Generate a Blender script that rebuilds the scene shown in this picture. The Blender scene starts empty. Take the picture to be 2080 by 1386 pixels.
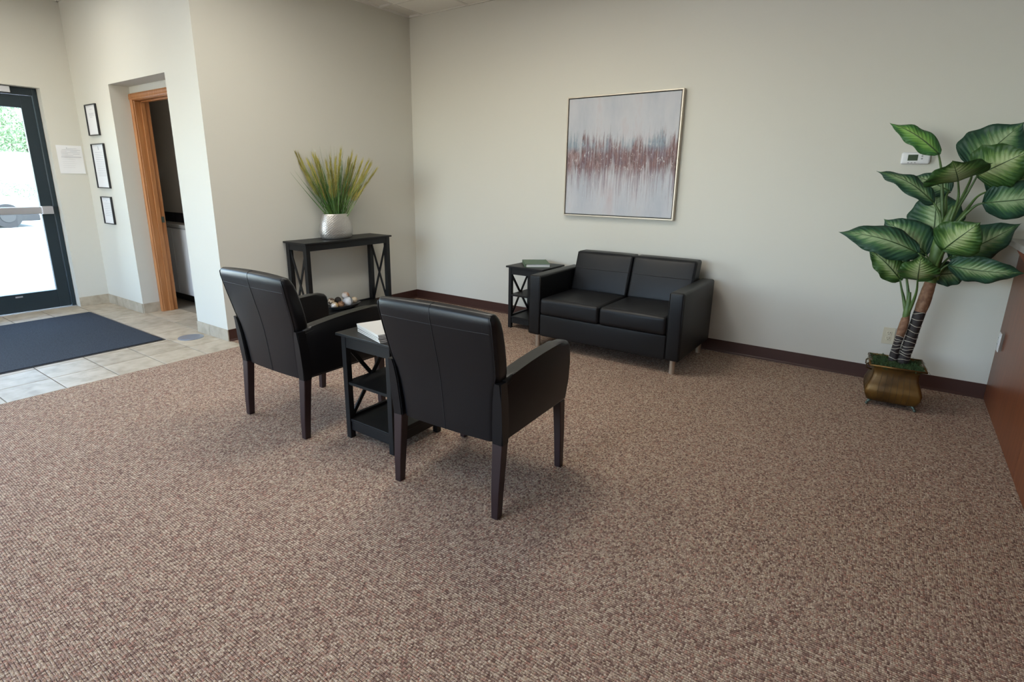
import bpy, bmesh, math, random
from mathutils import Vector, Matrix, noise
R_ = math.radians
PI = math.pi
sc = bpy.context.scene
COL = sc.collection
random.seed(7)

# ---------------------------------------------------------------- camera
W_PX = 2080.0
cd = bpy.data.cameras.new('camera')
cam = bpy.data.objects.new('camera', cd); COL.objects.link(cam)
cd.sensor_width = 36; cd.sensor_fit = 'HORIZONTAL'
cd.lens = 1112.436 / W_PX * 36
cd.shift_x = (1040 - 1017.284) / W_PX
cd.shift_y = (655.401 - 693) / W_PX
cd.clip_start = .05; cd.clip_end = 500
def cam_axes(yaw, pitch, roll):
    cy, sy, cp, sp = math.cos(yaw), math.sin(yaw), math.cos(pitch), math.sin(pitch)
    f = Vector((cp*sy, cp*cy, sp)); r = Vector((cy, -sy, 0)); u = r.cross(f)
    return math.cos(roll)*r + math.sin(roll)*u, -math.sin(roll)*r + math.cos(roll)*u, f
cr_, cu_, cf_ = cam_axes(R_(-35.44471), R_(-14.66089), R_(.632127))
m3 = Matrix((cr_, cu_, -cf_)).transposed()
cam.matrix_world = Matrix.Translation((4.588, -4.6956, 1.3949)) @ m3.to_4x4()
sc.camera = cam

# ---------------------------------------------------------------- world, sun, exposure
sc.view_settings.view_transform = 'Standard'
sc.view_settings.look = 'None'
sc.view_settings.gamma = 1.0
sc.view_settings.use_curve_mapping = False
sc.view_settings.exposure = -0.42
world = bpy.data.worlds.new('sky'); sc.world = world; world.use_nodes = True
wn = world.node_tree.nodes; wl = world.node_tree.links
bg = wn['Background']
sky = wn.new('ShaderNodeTexSky'); sky.sky_type = 'NISHITA'; sky.sun_disc = False
sky.sun_elevation = R_(50); sky.sun_rotation = R_(100); sky.altitude = 200
wl.new(sky.outputs['Color'], bg.inputs['Color']); bg.inputs['Strength'].default_value = 3.2
def light(name, kind, loc, energy, color=(1, 1, 1), rot=(0, 0, 0), **kw):
    l = bpy.data.lights.new(name, kind); l.energy = energy; l.color = color
    for k, v in kw.items(): setattr(l, k, v)
    o = bpy.data.objects.new(name, l); COL.objects.link(o); o.location = loc; o.rotation_euler = rot
    return o
light('sun_light', 'SUN', (0, 0, 20), 11.0, (1, .96, .9), (R_(-22), R_(35), 0), angle=R_(1))
# daylight through the storefront windows of the entry wall (left of the frame)
DAY = (.86, .87, 1)
light('window_daylight', 'AREA', (-2.9, -5.0, 1.55), 165, DAY, (0, R_(-90), 0), shape='RECTANGLE', size=2.3, size_y=1.7)
light('window_daylight', 'AREA', (-2.9, -7.0, 1.55), 15, DAY, (0, R_(-90), 0), shape='RECTANGLE', size=2.3, size_y=1.7)
# daylight through the rear wall glazing, behind the camera
light('window_daylight', 'AREA', (1.2, -8.7, 1.65), 40, DAY, (R_(90), 0, 0), shape='RECTANGLE', size=3.8, size_y=2.1)
# ceiling troffers
for tx, ty, e in ((1.12, -2.56, 28), (2.34, -1.95, 40), (2.95, -4.38, 24), (-1.32, -3.48, 24)):
    light('troffer_light', 'AREA', (tx, ty, 3.0), e, (1, .96, .85), (0, 0, 0), shape='RECTANGLE', size=.56, size_y=1.16)
light('restroom_fill', 'POINT', (-1.0, -1.85, 2.45), 1.6, (1, .85, .7), shadow_soft_size=.08)  # unseen fill light added to lift the dark room beyond the doorway

# ---------------------------------------------------------------- materials
MATS = {}
def newmat(name):
    m = bpy.data.materials.new(name); m.use_nodes = True
    return m, m.node_tree.nodes, m.node_tree.links, m.node_tree.nodes['Principled BSDF']
def mat(name, col, rough=.5, metal=0, bump=None, var=None, spec=None, coat=0, coords='Object', stretch=(1, 1, 1)):
    """bump=(scale,strength,distance); var=(scale, colour2, lo, hi)"""
    if name in MATS: return MATS[name]
    m, n, l, b = newmat(name)
    b.inputs['Base Color'].default_value = (*col, 1); b.inputs['Roughness'].default_value = rough
    b.inputs['Metallic'].default_value = metal
    if spec is not None: b.inputs['Specular IOR Level'].default_value = spec
    if coat: b.inputs['Coat Weight'].default_value = coat; b.inputs['Coat Roughness'].default_value = .15
    tc = n.new('ShaderNodeTexCoord'); mp = n.new('ShaderNodeMapping'); mp.inputs['Scale'].default_value = stretch
    l.new(tc.outputs[coords], mp.inputs[0])
    if var:
        t = n.new('ShaderNodeTexNoise'); t.inputs['Scale'].default_value = var[0]; t.inputs['Detail'].default_value = 6
        l.new(mp.outputs[0], t.inputs[0])
        r = n.new('ShaderNodeValToRGB'); r.color_ramp.elements[0].color = (*col, 1); r.color_ramp.elements[1].color = (*var[1], 1)
        r.color_ramp.elements[0].position = var[2]; r.color_ramp.elements[1].position = var[3]
        l.new(t.outputs[0], r.inputs[0]); l.new(r.outputs[0], b.inputs['Base Color'])
    if bump:
        t = n.new('ShaderNodeTexNoise'); t.inputs['Scale'].default_value = bump[0]; t.inputs['Detail'].default_value = 4
        l.new(mp.outputs[0], t.inputs[0])
        bu = n.new('ShaderNodeBump'); bu.inputs['Strength'].default_value = bump[1]; bu.inputs['Distance'].default_value = bump[2]
        l.new(t.outputs[0], bu.inputs['Height']); l.new(bu.outputs[0], b.inputs['Normal'])
    MATS[name] = m
    return m
wall_m = mat('wall_paint', (.625, .608, .548), .75, bump=(220, .12, .002))
ceil_m = mat('ceiling_tile', (.84, .82, .77), .9, bump=(300, .5, .003), var=(260, (.78, .76, .70), .45, .75))
grid_m = mat('ceiling_grid', (.72, .70, .65), .6)
leather = mat('black_leather', (.006, .006, .0075), .36, bump=(260, .2, .001), spec=.32)
leather_l = mat('loveseat_leather', (.006, .0062, .0075), .42, bump=(320, .2, .001), spec=.3)
seam_m = mat('seam_thread', (.006, .006, .008), .6)
espresso = mat('espresso_wood', (.020, .007, .008), .42, bump=(90, .1, .001), stretch=(6, 6, 1))
blackwood = mat('black_wood', (.006, .0065, .0075), .45, spec=.35, bump=(60, .08, .001), stretch=(1, 1, 1))
basebd = mat('brown_vinyl', (.052, .020, .015), .38, bump=(50, .05, .001))
white_pl = mat('white_plastic', (.72, .72, .74), .35)
almond = mat('almond_plastic', (.58, .53, .40), .4)
darkslot = mat('dark_slot', (.02, .02, .02), .5)
silver = mat('brushed_metal', (.46, .38, .31), .42, .65)
alum = mat('aluminium', (.62, .62, .66), .32, .85)
frame_m = mat('dark_bronze_frame', (.018, .032, .042), .42, .25)
paper = mat('white_paper', (.78, .78, .80), .7)
ink = mat('grey_ink', (.46, .46, .50), .8)
grout_m = mat('grout', (.30, .26, .21), .9, bump=(150, .3, .001))
canvas_fr = mat('champagne_frame', (.56, .50, .42), .4, .45)
grey_lam = mat('grey_laminate', (.36, .34, .32), .45, var=(300, (.28, .27, .26), .4, .6))
vanity_m = mat('vanity_laminate', (.62, .60, .60), .5)
dark_wall = mat('restroom_paint', (.55, .51, .47), .8)
black_tile = mat('backsplash_tile', (.02, .02, .03), .3)
door_pl = mat('floor_box_metal', (.33, .36, .42), .4, .6)

def ramp_nodes(n, stops):
    r = n.new('ShaderNodeValToRGB'); e = r.color_ramp.elements
    e[0].position, e[0].color = stops[0][0], (*stops[0][1], 1)
    e[1].position, e[1].color = stops[-1][0], (*stops[-1][1], 1)
    for p, c in stops[1:-1]:
        x = e.new(p); x.color = (*c, 1)
    return r
def math_node(n, l, op, a, b=None):
    q = n.new('ShaderNodeMath'); q.operation = op
    for i, v in enumerate((a, b)):
        if v is None: continue
        if isinstance(v, (int, float)): q.inputs[i].default_value = v
        else: l.new(v, q.inputs[i])
    return q.outputs[0]
def carpet_mat():
    m, n, l, b = newmat('loop_carpet')
    tc = n.new('ShaderNodeTexCoord')
    wob = n.new('ShaderNodeTexNoise'); wob.inputs['Scale'].default_value = 11; wob.inputs['Detail'].default_value = 3; l.new(tc.outputs['Object'], wob.inputs[0])
    mp = n.new('ShaderNodeMapping'); mp.inputs['Scale'].default_value = (150, 112, 1); l.new(tc.outputs['Object'], mp.inputs[0])
    mx = n.new('ShaderNodeMixRGB'); mx.blend_type = 'ADD'; mx.inputs[0].default_value = 1.6
    l.new(mp.outputs[0], mx.inputs[1]); l.new(wob.outputs['Color'], mx.inputs[2])
    v = n.new('ShaderNodeTexVoronoi'); v.voronoi_dimensions = '2D'; v.inputs['Scale'].default_value = 1; v.inputs['Randomness'].default_value = .42
    l.new(mx.outputs[0], v.inputs['Vector'])
    sep = n.new('ShaderNodeSeparateColor'); l.new(v.outputs['Color'], sep.inputs[0])
    r = ramp_nodes(n, [(0, (.12, .068, .054)), (.2, (.24, .15, .118)), (.36, (.37, .258, .20)), (.48, (.455, .335, .26)), (.56, (.39, .205, .155)), (.64, (.45, .34, .245)), (.78, (.53, .41, .31)), (1, (.68, .55, .43))])
    big = n.new('ShaderNodeTexNoise'); big.inputs['Scale'].default_value = 38; big.inputs['Detail'].default_value = 4; l.new(tc.outputs['Object'], big.inputs[0])
    s = math_node(n, l, 'ADD', math_node(n, l, 'MULTIPLY', sep.outputs[0], .74), math_node(n, l, 'MULTIPLY', big.outputs[0], .24))
    l.new(s, r.inputs[0])
    # shade between loops and loop rows painted into the colour, in broken dashes
    sy = n.new('ShaderNodeSeparateXYZ'); l.new(mx.outputs[0], sy.inputs[0])
    row = math_node(n, l, 'ABSOLUTE', math_node(n, l, 'SINE', math_node(n, l, 'MULTIPLY', sy.outputs[1], PI)))
    dash = n.new('ShaderNodeTexNoise'); dash.inputs['Scale'].default_value = 1; dash.inputs['Detail'].default_value = 3
    dm = n.new('ShaderNodeMapping'); dm.inputs['Scale'].default_value = (60, 170, 1); l.new(tc.outputs['Object'], dm.inputs[0]); l.new(dm.outputs[0], dash.inputs[0])
    rg = n.new('ShaderNodeMapRange'); l.new(row, rg.inputs[0]); rg.inputs[1].default_value = .65; rg.inputs[2].default_value = .12; rg.inputs[3].default_value = 0; rg.inputs[4].default_value = 1
    dd = n.new('ShaderNodeMapRange'); l.new(dash.outputs[0], dd.inputs[0]); dd.inputs[1].default_value = .36; dd.inputs[2].default_value = .56
    ds = v.outputs['Distance']
    gap = n.new('ShaderNodeMapRange'); l.new(ds, gap.inputs[0]); gap.inputs[1].default_value = .42; gap.inputs[2].default_value = .75; gap.inputs[3].default_value = 0; gap.inputs[4].default_value = .5
    g2 = math_node(n, l, 'MAXIMUM', gap.outputs[0], math_node(n, l, 'MULTIPLY', math_node(n, l, 'MULTIPLY', rg.outputs[0], dd.outputs[0]), .95))
    m2 = n.new('ShaderNodeMixRGB'); l.new(g2, m2.inputs[0]); l.new(r.outputs[0], m2.inputs[1]); m2.inputs[2].default_value = (.05, .028, .024, 1)
    fn = n.new('ShaderNodeTexNoise'); fn.inputs['Scale'].default_value = 380; fn.inputs['Detail'].default_value = 2; l.new(tc.outputs['Object'], fn.inputs[0])
    fr = n.new('ShaderNodeMapRange'); l.new(fn.outputs[0], fr.inputs[0]); fr.inputs[1].default_value = .3; fr.inputs[2].default_value = .7; fr.inputs[3].default_value = .38; fr.inputs[4].default_value = 1.62
    m4 = n.new('ShaderNodeMixRGB'); m4.blend_type = 'MULTIPLY'; m4.inputs[0].default_value = 1
    l.new(m2.outputs[0], m4.inputs[1]); l.new(fr.outputs[0], m4.inputs[2])
    l.new(m4.outputs[0], b.inputs['Base Color'])
    b.inputs['Roughness'].default_value = .95; b.inputs['Specular IOR Level'].default_value = .1
    h = math_node(n, l, 'ADD', math_node(n, l, 'SUBTRACT', 1.0, ds), math_node(n, l, 'MULTIPLY', row, .7))
    bu = n.new('ShaderNodeBump'); bu.inputs['Strength'].default_value = .7; bu.inputs['Distance'].default_value = .003
    l.new(h, bu.inputs['Height']); l.new(bu.outputs[0], b.inputs['Normal'])
    return m
carpet_m = carpet_mat()
def tile_mat():
    m, n, l, b = newmat('stone_tile')
    tc = n.new('ShaderNodeTexCoord'); oi = n.new('ShaderNodeObjectInfo')
    mp = n.new('ShaderNodeMapping'); l.new(tc.outputs['Object'], mp.inputs[0])
    sc_ = n.new('ShaderNodeVectorMath'); sc_.operation = 'SCALE'; sc_.inputs[0].default_value = (13, 7, 5); l.new(oi.outputs['Random'], sc_.inputs['Scale'])
    l.new(sc_.outputs[0], mp.inputs['Location'])
    t = n.new('ShaderNodeTexNoise'); t.inputs['Scale'].default_value = 11; t.inputs['Detail'].default_value = 9; t.inputs['Distortion'].default_value = .25; l.new(mp.outputs[0], t.inputs[0])
    r = ramp_nodes(n, [(.3, (.34, .285, .21)), (.5, (.43, .37, .285)), (.72, (.50, .44, .35))]); l.new(t.outputs[0], r.inputs[0])
    hs = n.new('ShaderNodeHueSaturation'); l.new(r.outputs[0], hs.inputs['Color'])
    vv = n.new('ShaderNodeMapRange'); l.new(oi.outputs['Random'], vv.inputs[0]); vv.inputs[3].default_value = .92; vv.inputs[4].default_value = 1.08
    l.new(vv.outputs[0], hs.inputs['Value']); l.new(hs.outputs[0], b.inputs['Base Color'])
    b.inputs['Roughness'].default_value = .52; b.inputs['Specular IOR Level'].default_value = .35
    bu = n.new('ShaderNodeBump'); bu.inputs['Strength'].default_value = .15; bu.inputs['Distance'].default_value = .002
    l.new(t.outputs[0], bu.inputs['Height']); l.new(bu.outputs[0], b.inputs['Normal'])
    return m
tile_m = tile_mat()
def wood_mat(name, c1, c2, axis_scale, rough=.4):
    m, n, l, b = newmat(name)
    tc = n.new('ShaderNodeTexCoord'); mp = n.new('ShaderNodeMapping'); mp.inputs['Scale'].default_value = axis_scale
    l.new(tc.outputs['Object'], mp.inputs[0])
    t = n.new('ShaderNodeTexNoise'); t.inputs['Scale'].default_value = 4; t.inputs['Detail'].default_value = 7; t.inputs['Distortion'].default_value = .5; l.new(mp.outputs[0], t.inputs[0])
    r = ramp_nodes(n, [(.3, c1), (.7, c2)]); l.new(t.outputs[0], r.inputs[0]); l.new(r.outputs[0], b.inputs['Base Color'])
    b.inputs['Roughness'].default_value = rough
    return m
oak = wood_mat('honey_oak', (.36, .135, .04), (.50, .22, .08), (14, 14, .8))
cherry = wood_mat('cherry_veneer', (.115, .030, .012), (.20, .058, .020), (10, 10, .6), .35)
def matmat():
    return mat('navy_mat_fibre', (.018, .024, .036), .9, bump=(500, .9, .004), var=(160, (.045, .054, .075), .35, .7), spec=.3)
mat_m = matmat(); rubber = mat('black_rubber', (.008, .008, .009), .6)
def glass_mat(name='clear_glass', tint=(.93, .97, .95)):
    m, n, l, b = newmat(name); n.remove(b)
    tr = n.new('ShaderNodeBsdfTransparent'); tr.inputs[0].default_value = (*tint, 1)
    gl = n.new('ShaderNodeBsdfGlossy'); gl.inputs['Roughness'].default_value = .02
    fr = n.new('ShaderNodeFresnel'); fr.inputs[0].default_value = 1.45
    mx = n.new('ShaderNodeMixShader'); l.new(fr.outputs[0], mx.inputs[0]); l.new(tr.outputs[0], mx.inputs[1]); l.new(gl.outputs[0], mx.inputs[2])
    l.new(mx.outputs[0], n['Material Output'].inputs[0])
    return m
glass = glass_mat()
def painting_mat():
    m, n, l, b = newmat('abstract_canvas')
    tc = n.new('ShaderNodeTexCoord'); uv = tc.outputs['UV']
    def nz(scale, detail=6, sc_=1.0, dist=0, off=(0, 0, 0), rough=.6):
        mp = n.new('ShaderNodeMapping'); mp.inputs['Scale'].default_value = scale; mp.inputs['Location'].default_value = off; l.new(uv, mp.inputs[0])
        t = n.new('ShaderNodeTexNoise'); t.inputs['Scale'].default_value = sc_; t.inputs['Detail'].default_value = detail; t.inputs['Distortion'].default_value = dist
        t.inputs['Roughness'].default_value = rough
        l.new(mp.outputs[0], t.inputs[0]); return t
    sp = n.new('ShaderNodeSeparateXYZ'); l.new(uv, sp.inputs[0]); V = sp.outputs[1]
    g_ = lambda v: (v, v, v)
    top_e = nz((9, 1.3, 1), 9, off=(0, 0, 0), rough=.78); low_e = nz((13, .9, 1), 9, off=(4, 9, 0), rough=.78)
    vt = math_node(n, l, 'ADD', V, math_node(n, l, 'MULTIPLY', math_node(n, l, 'SUBTRACT', top_e.outputs[0], .5), .62))
    vb = math_node(n, l, 'ADD', V, math_node(n, l, 'MULTIPLY', math_node(n, l, 'SUBTRACT', low_e.outputs[0], .5), .80))
    bt = ramp_nodes(n, [(0, g_(1)), (.55, g_(1)), (.62, g_(.75)), (.70, g_(.22)), (.80, g_(0)), (1, g_(0))]); l.new(vt, bt.inputs[0])
    bb = ramp_nodes(n, [(0, g_(.0)), (.06, g_(.06)), (.22, g_(.34)), (.36, g_(.58)), (.44, g_(1)), (1, g_(1))]); l.new(vb, bb.inputs[0])
    bandm = math_node(n, l, 'MULTIPLY', bt.outputs[0], bb.outputs[0])
    class _B: outputs = [bandm]
    band = _B
    streak = nz((75, 2.4, 1), 7, off=(5, 5, 0), rough=.72)
    s1 = math_node(n, l, 'MULTIPLY', math_node(n, l, 'SUBTRACT', streak.outputs[0], .5), 3.6)
    fa = n.new('ShaderNodeMapRange'); l.new(math_node(n, l, 'ADD', band.outputs[0], s1), fa.inputs[0]); fa.inputs[1].default_value = .22; fa.inputs[2].default_value = .95
    f = math_node(n, l, 'MULTIPLY', fa.outputs[0], math_node(n, l, 'MINIMUM', math_node(n, l, 'MULTIPLY', band.outputs[0], 2.4), .92))
    # pigment: plum and brown in the heart of the band, mauve grey in the drips
    hue = nz((9, 2.6, 1), 5, off=(9, 4, 0), rough=.65)
    hr = ramp_nodes(n, [(.34, (.20, .15, .19)), (.42, (.12, .055, .065)), (.48, (.20, .10, .10)), (.54, (.10, .038, .035)), (.60, (.28, .18, .18)), (.68, (.15, .07, .06))])
    l.new(hue.outputs[0], hr.inputs[0])
    drip = n.new('ShaderNodeMapRange'); l.new(V, drip.inputs[0]); drip.inputs[1].default_value = .42; drip.inputs[2].default_value = .28
    md = n.new('ShaderNodeMixRGB'); l.new(math_node(n, l, 'MULTIPLY', drip.outputs[0], .75), md.inputs[0]); l.new(hr.outputs[0], md.inputs[1]); md.inputs[2].default_value = (.30, .27, .32, 1)
    base = nz((4, 1.2, 1), 5, off=(1, 7, 0))
    br = ramp_nodes(n, [(.35, (.42, .44, .49)), (.55, (.50, .505, .54)), (.68, (.48, .42, .44))]); l.new(base.outputs[0], br.inputs[0])
    # blue grey patches high in the band
    bl = nz((6, 2.2, 1), 5, off=(14.3, 1, 0), rough=.65)
    blr = n.new('ShaderNodeMapRange'); l.new(bl.outputs[0], blr.inputs[0]); blr.inputs[1].default_value = .47; blr.inputs[2].default_value = .56
    hi = n.new('ShaderNodeMapRange'); l.new(V, hi.inputs[0]); hi.inputs[1].default_value = .53; hi.inputs[2].default_value = .60
    mh = n.new('ShaderNodeMixRGB'); l.new(math_node(n, l, 'MULTIPLY', math_node(n, l, 'MULTIPLY', blr.outputs[0], hi.outputs[0]), .9), mh.inputs[0]); l.new(md.outputs[0], mh.inputs[1]); mh.inputs[2].default_value = (.20, .27, .33, 1)
    mx = n.new('ShaderNodeMixRGB'); l.new(f, mx.inputs[0]); l.new(br.outputs[0], mx.inputs[1]); l.new(mh.outputs[0], mx.inputs[2])
    fleck = nz((55, 16, 1), 3, off=(2, 2, 0), rough=.8)
    flr = n.new('ShaderNodeMapRange'); l.new(fleck.outputs[0], flr.inputs[0]); flr.inputs[1].default_value = .60; flr.inputs[2].default_value = .65
    m5 = n.new('ShaderNodeMixRGB'); l.new(math_node(n, l, 'MULTIPLY', flr.outputs[0], math_node(n, l, 'MULTIPLY', band.outputs[0], .8)), m5.inputs[0]); l.new(mx.outputs[0], m5.inputs[1]); m5.inputs[2].default_value = (.62, .60, .60, 1)
    l.new(m5.outputs[0], b.inputs['Base Color']); b.inputs['Roughness'].default_value = .65
    bu = n.new('ShaderNodeBump'); bu.inputs['Strength'].default_value = .4; bu.inputs['Distance'].default_value = .003; l.new(streak.outputs[0], bu.inputs['Height']); l.new(bu.outputs[0], b.inputs['Normal'])
    return m
paint_m = painting_mat()
def leaf_mat(name, edge, mid, pale):
    m, n, l, b = newmat(name)
    tc = n.new('ShaderNodeTexCoord'); uv = tc.outputs['UV']
    sp = n.new('ShaderNodeSeparateXYZ'); l.new(uv, sp.inputs[0])
    u = math_node(n, l, 'ABSOLUTE', math_node(n, l, 'MULTIPLY', math_node(n, l, 'SUBTRACT', sp.outputs[0], .5), 2))
    v = sp.outputs[1]
    # feathering follows the side veins: coordinate v - k|u|
    k = math_node(n, l, 'SUBTRACT', v, math_node(n, l, 'MULTIPLY', u, .28))
    cb = n.new('ShaderNodeCombineXYZ'); l.new(math_node(n, l, 'MULTIPLY', k, 30), cb.inputs[0]); l.new(math_node(n, l, 'MULTIPLY', u, 1.6), cb.inputs[1])
    oi = n.new('ShaderNodeObjectInfo'); l.new(math_node(n, l, 'MULTIPLY', oi.outputs['Random'], 50), cb.inputs[2])
    t = n.new('ShaderNodeTexNoise'); t.inputs['Scale'].default_value = 1; t.inputs['Detail'].default_value = 4; l.new(cb.outputs[0], t.inputs[0])
    endf = n.new('ShaderNodeMapRange'); l.new(math_node(n, l, 'ABSOLUTE', math_node(n, l, 'SUBTRACT', v, .45)), endf.inputs[0]); endf.inputs[1].default_value = .22; endf.inputs[2].default_value = .55; endf.inputs[3].default_value = 0; endf.inputs[4].default_value = .55
    s = math_node(n, l, 'ADD', math_node(n, l, 'ADD', u, endf.outputs[0]), math_node(n, l, 'MULTIPLY', math_node(n, l, 'SUBTRACT', t.outputs[0], .5), .9))
    r = ramp_nodes(n, [(.12, pale), (.42, mid), (.70, edge), (1, tuple(c*.8 for c in edge))]); l.new(s, r.inputs[0])
    l.new(r.outputs[0], b.inputs['Base Color']); b.inputs['Roughness'].default_value = .46; b.inputs['Specular IOR Level'].default_value = .35
    b.inputs['Subsurface Weight'].default_value = 0
    wv = math_node(n, l, 'SINE', math_node(n, l, 'MULTIPLY', k, 75))
    bu = n.new('ShaderNodeBump'); bu.inputs['Strength'].default_value = .35; bu.inputs['Distance'].default_value = .003; l.new(wv, bu.inputs['Height']); l.new(bu.outputs[0], b.inputs['Normal'])
    return m
leaf_top = leaf_mat('leaf_upper', (.022, .070, .042), (.075, .165, .062), (.29, .39, .21))
leaf_un = leaf_mat('leaf_underside', (.030, .085, .018), (.13, .22, .06), (.36, .44, .22))
leaf_br = leaf_mat('leaf_bright', (.045, .15, .04), (.13, .30, .055), (.26, .45, .12))
stem_m = mat('green_stem', (.04, .085, .018), .45, var=(14, (.085, .15, .04), .35, .65))
rib_m = mat('leaf_midrib', (.030, .075, .018), .45)
husk_m = mat('brown_husk', (.16, .075, .04), .7, var=(40, (.24, .13, .075), .4, .6), bump=(60, .5, .003))
bark_m = mat('dark_bark', (.018, .013, .013), .7, bump=(60, .7, .004))
cream_m = mat('cream_ring', (.42, .38, .32), .7)
moss_m = mat('green_moss', (.018, .045, .015), .9, var=(60, (.05, .095, .03), .35, .65))
brass_m = mat('aged_brass', (.065, .032, .009), .36, .55, var=(7, (.18, .092, .020), .35, .65), bump=(40, .15, .001))
brass_d = mat('aged_brass_dark', (.07, .04, .015), .45, .5)
verdi = mat('verdigris_metal', (.09, .12, .10), .5, .5)
hammer = mat('hammered_silver', (.50, .48, .46), .34, .75, bump=(190, .5, .003))
grass_g = mat('grass_green', (.045, .115, .022), .5, var=(5, (.10, .19, .04), .4, .6))
grass_y = mat('grass_plume', (.50, .44, .11), .85, var=(9, (.34, .30, .08), .4, .6))

# ---------------------------------------------------------------- mesh helpers
def NB(): return bmesh.new()
def box(bm, x0, x1, y0, y1, z0, z1, bev=0, seg=1):
    vs = [bm.verts.new(p) for p in ((x0,y0,z0),(x1,y0,z0),(x1,y1,z0),(x0,y1,z0),(x0,y0,z1),(x1,y0,z1),(x1,y1,z1),(x0,y1,z1))]
    fs = [bm.faces.new([vs[i] for i in q]) for q in ((0,3,2,1),(4,5,6,7),(0,1,5,4),(1,2,6,5),(2,3,7,6),(3,0,4,7))]
    if bev:
        es = list({e for f in fs for e in f.edges})
        bmesh.ops.bevel(bm, geom=es, offset=bev, segments=seg, affect='EDGES', profile=.5)
    return vs
def bar(bm, a, b, w, h, up=(0, 0, 1), w2=None, h2=None, bev=0):
    """square bar from a to b, width w (side) and height h (along up)"""
    a, b = Vector(a), Vector(b); d = (b-a).normalized(); up = Vector(up)
    s = d.cross(up); s = s.normalized() if s.length > 1e-6 else Vector((1, 0, 0)); u = s.cross(d)
    w2 = w if w2 is None else w2; h2 = h if h2 is None else h2
    vs = []
    for p, ww, hh in ((a, w, h), (b, w2, h2)):
        for i, j in ((-1,-1),(1,-1),(1,1),(-1,1)):
            vs.append(bm.verts.new(p + s*i*ww/2 + u*j*hh/2))
    fs = [bm.faces.new([vs[i] for i in q]) for q in ((0,1,2,3),(7,6,5,4),(0,4,5,1),(1,5,6,2),(2,6,7,3),(3,7,4,0))]
    if bev: bmesh.ops.bevel(bm, geom=list({e for f in fs for e in f.edges}), offset=bev, segments=1, affect='EDGES')
def tube(bm, pts, rad, n=8, cap=True):
    pts = [Vector(p) for p in pts]
    if isinstance(rad, (int, float)): rad = [rad]*len(pts)
    rings = []; prev = None
    for i, p in enumerate(pts):
        d = (pts[min(i+1, len(pts)-1)] - pts[max(i-1, 0)]).normalized()
        if prev is None:
            a = Vector((0, 0, 1)) if abs(d.z) < .9 else Vector((1, 0, 0))
            s = d.cross(a).normalized()
        else: s = (prev - d*prev.dot(d)).normalized()
        prev = s; t = d.cross(s)
        rings.append([bm.verts.new(p + (s*math.cos(2*PI*k/n) + t*math.sin(2*PI*k/n))*rad[i]) for k in range(n)])
    for a, b in zip(rings, rings[1:]):
        for k in range(n): bm.faces.new((a[k], a[(k+1)%n], b[(k+1)%n], b[k]))
    if cap: bm.faces.new(rings[0][::-1]); bm.faces.new(rings[-1])
def loft(bm, rings, cap=True):
    R = [[bm.verts.new(p) for p in r] for r in rings]; n = len(R[0])
    for a, b in zip(R, R[1:]):
        for k in range(n): bm.faces.new((a[k], a[(k+1)%n], b[(k+1)%n], b[k]))
    if cap: bm.faces.new(R[0][::-1]); bm.faces.new(R[-1])
def cushion(bm, c, s, r=.03, puff=(0, 0, 0), n=10, fn=None):
    """rounded box with puffed faces. c centre, s size, puff per axis"""
    h = [v/2 for v in s]
    def coords(hh):
        inner = hh - r
        q = [-hh, -hh+r*.35, -hh+r*.7, -inner] + [-inner + 2*inner*k/n for k in range(1, n)] + [inner, hh-r*.7, hh-r*.35, hh]
        return q
    C = [coords(v) for v in h]; cache = {}
    def vert(p):
        key = tuple(round(v, 6) for v in p)
        if key in cache: return cache[key]
        i = [max(-(h[a]-r), min(h[a]-r, p[a])) for a in range(3)]
        d = Vector([p[a]-i[a] for a in range(3)])
        q = Vector(i) + d.normalized()*r
        for a in range(3):
            b_, c_ = (a+1) % 3, (a+2) % 3
            if puff[a]:
                w = max(0, 1-(p[b_]/h[b_])**2) * max(0, 1-(p[c_]/h[c_])**2)
                q[a] += (p[a]/h[a])*puff[a]*w
        q = q + Vector(c)
        if fn: q = Vector(fn(q))
        cache[key] = bm.verts.new(q); return cache[key]
    for a in range(3):
        b_, c_ = (a+1) % 3, (a+2) % 3
        for sg in (-1, 1):
            B, D = C[b_], C[c_]
            for i in range(len(B)-1):
                for j in range(len(D)-1):
                    quad = []
                    for x, y in ((B[i],D[j]),(B[i+1],D[j]),(B[i+1],D[j+1]),(B[i],D[j+1])):
                        p = [0, 0, 0]; p[a] = sg*h[a]; p[b_] = x; p[c_] = y; quad.append(vert(p))
                    if sg < 0: quad.reverse()
                    bm.faces.new(quad)
def sphere(bm, c, r, sx=1, sy=1, sz=1, u=16, v=10):
    m = Matrix.Translation(c) @ Matrix.Diagonal((r*sx, r*sy, r*sz, 1))
    bmesh.ops.create_uvsphere(bm, u_segments=u, v_segments=v, radius=1, matrix=m)
def disc_prism(bm, c, r, h, n=24, axis='z'):
    m = Matrix.Translation(c)
    if axis == 'x': m = m @ Matrix.Rotation(PI/2, 4, 'Y')
    if axis == 'y': m = m @ Matrix.Rotation(PI/2, 4, 'X')
    bmesh.ops.create_cone(bm, cap_ends=True, segments=n, radius1=r, radius2=r, depth=h, matrix=m)
def profile_x(bm, poly, x0, x1, bev=0, seg=3):
    """extrude a (y,z) polygon along x"""
    a = [bm.verts.new((x0, y, z)) for y, z in poly]; b = [bm.verts.new((x1, y, z)) for y, z in poly]
    n = len(poly); fa = bm.faces.new(a[::-1]); fb = bm.faces.new(b); rim = []
    for k in range(n): bm.faces.new((a[k], a[(k+1)%n], b[(k+1)%n], b[k]))
    if bev:
        es = list(fa.edges) + list(fb.edges)
        bmesh.ops.bevel(bm, geom=es, offset=bev, segments=seg, affect='EDGES', profile=.5)
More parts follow.
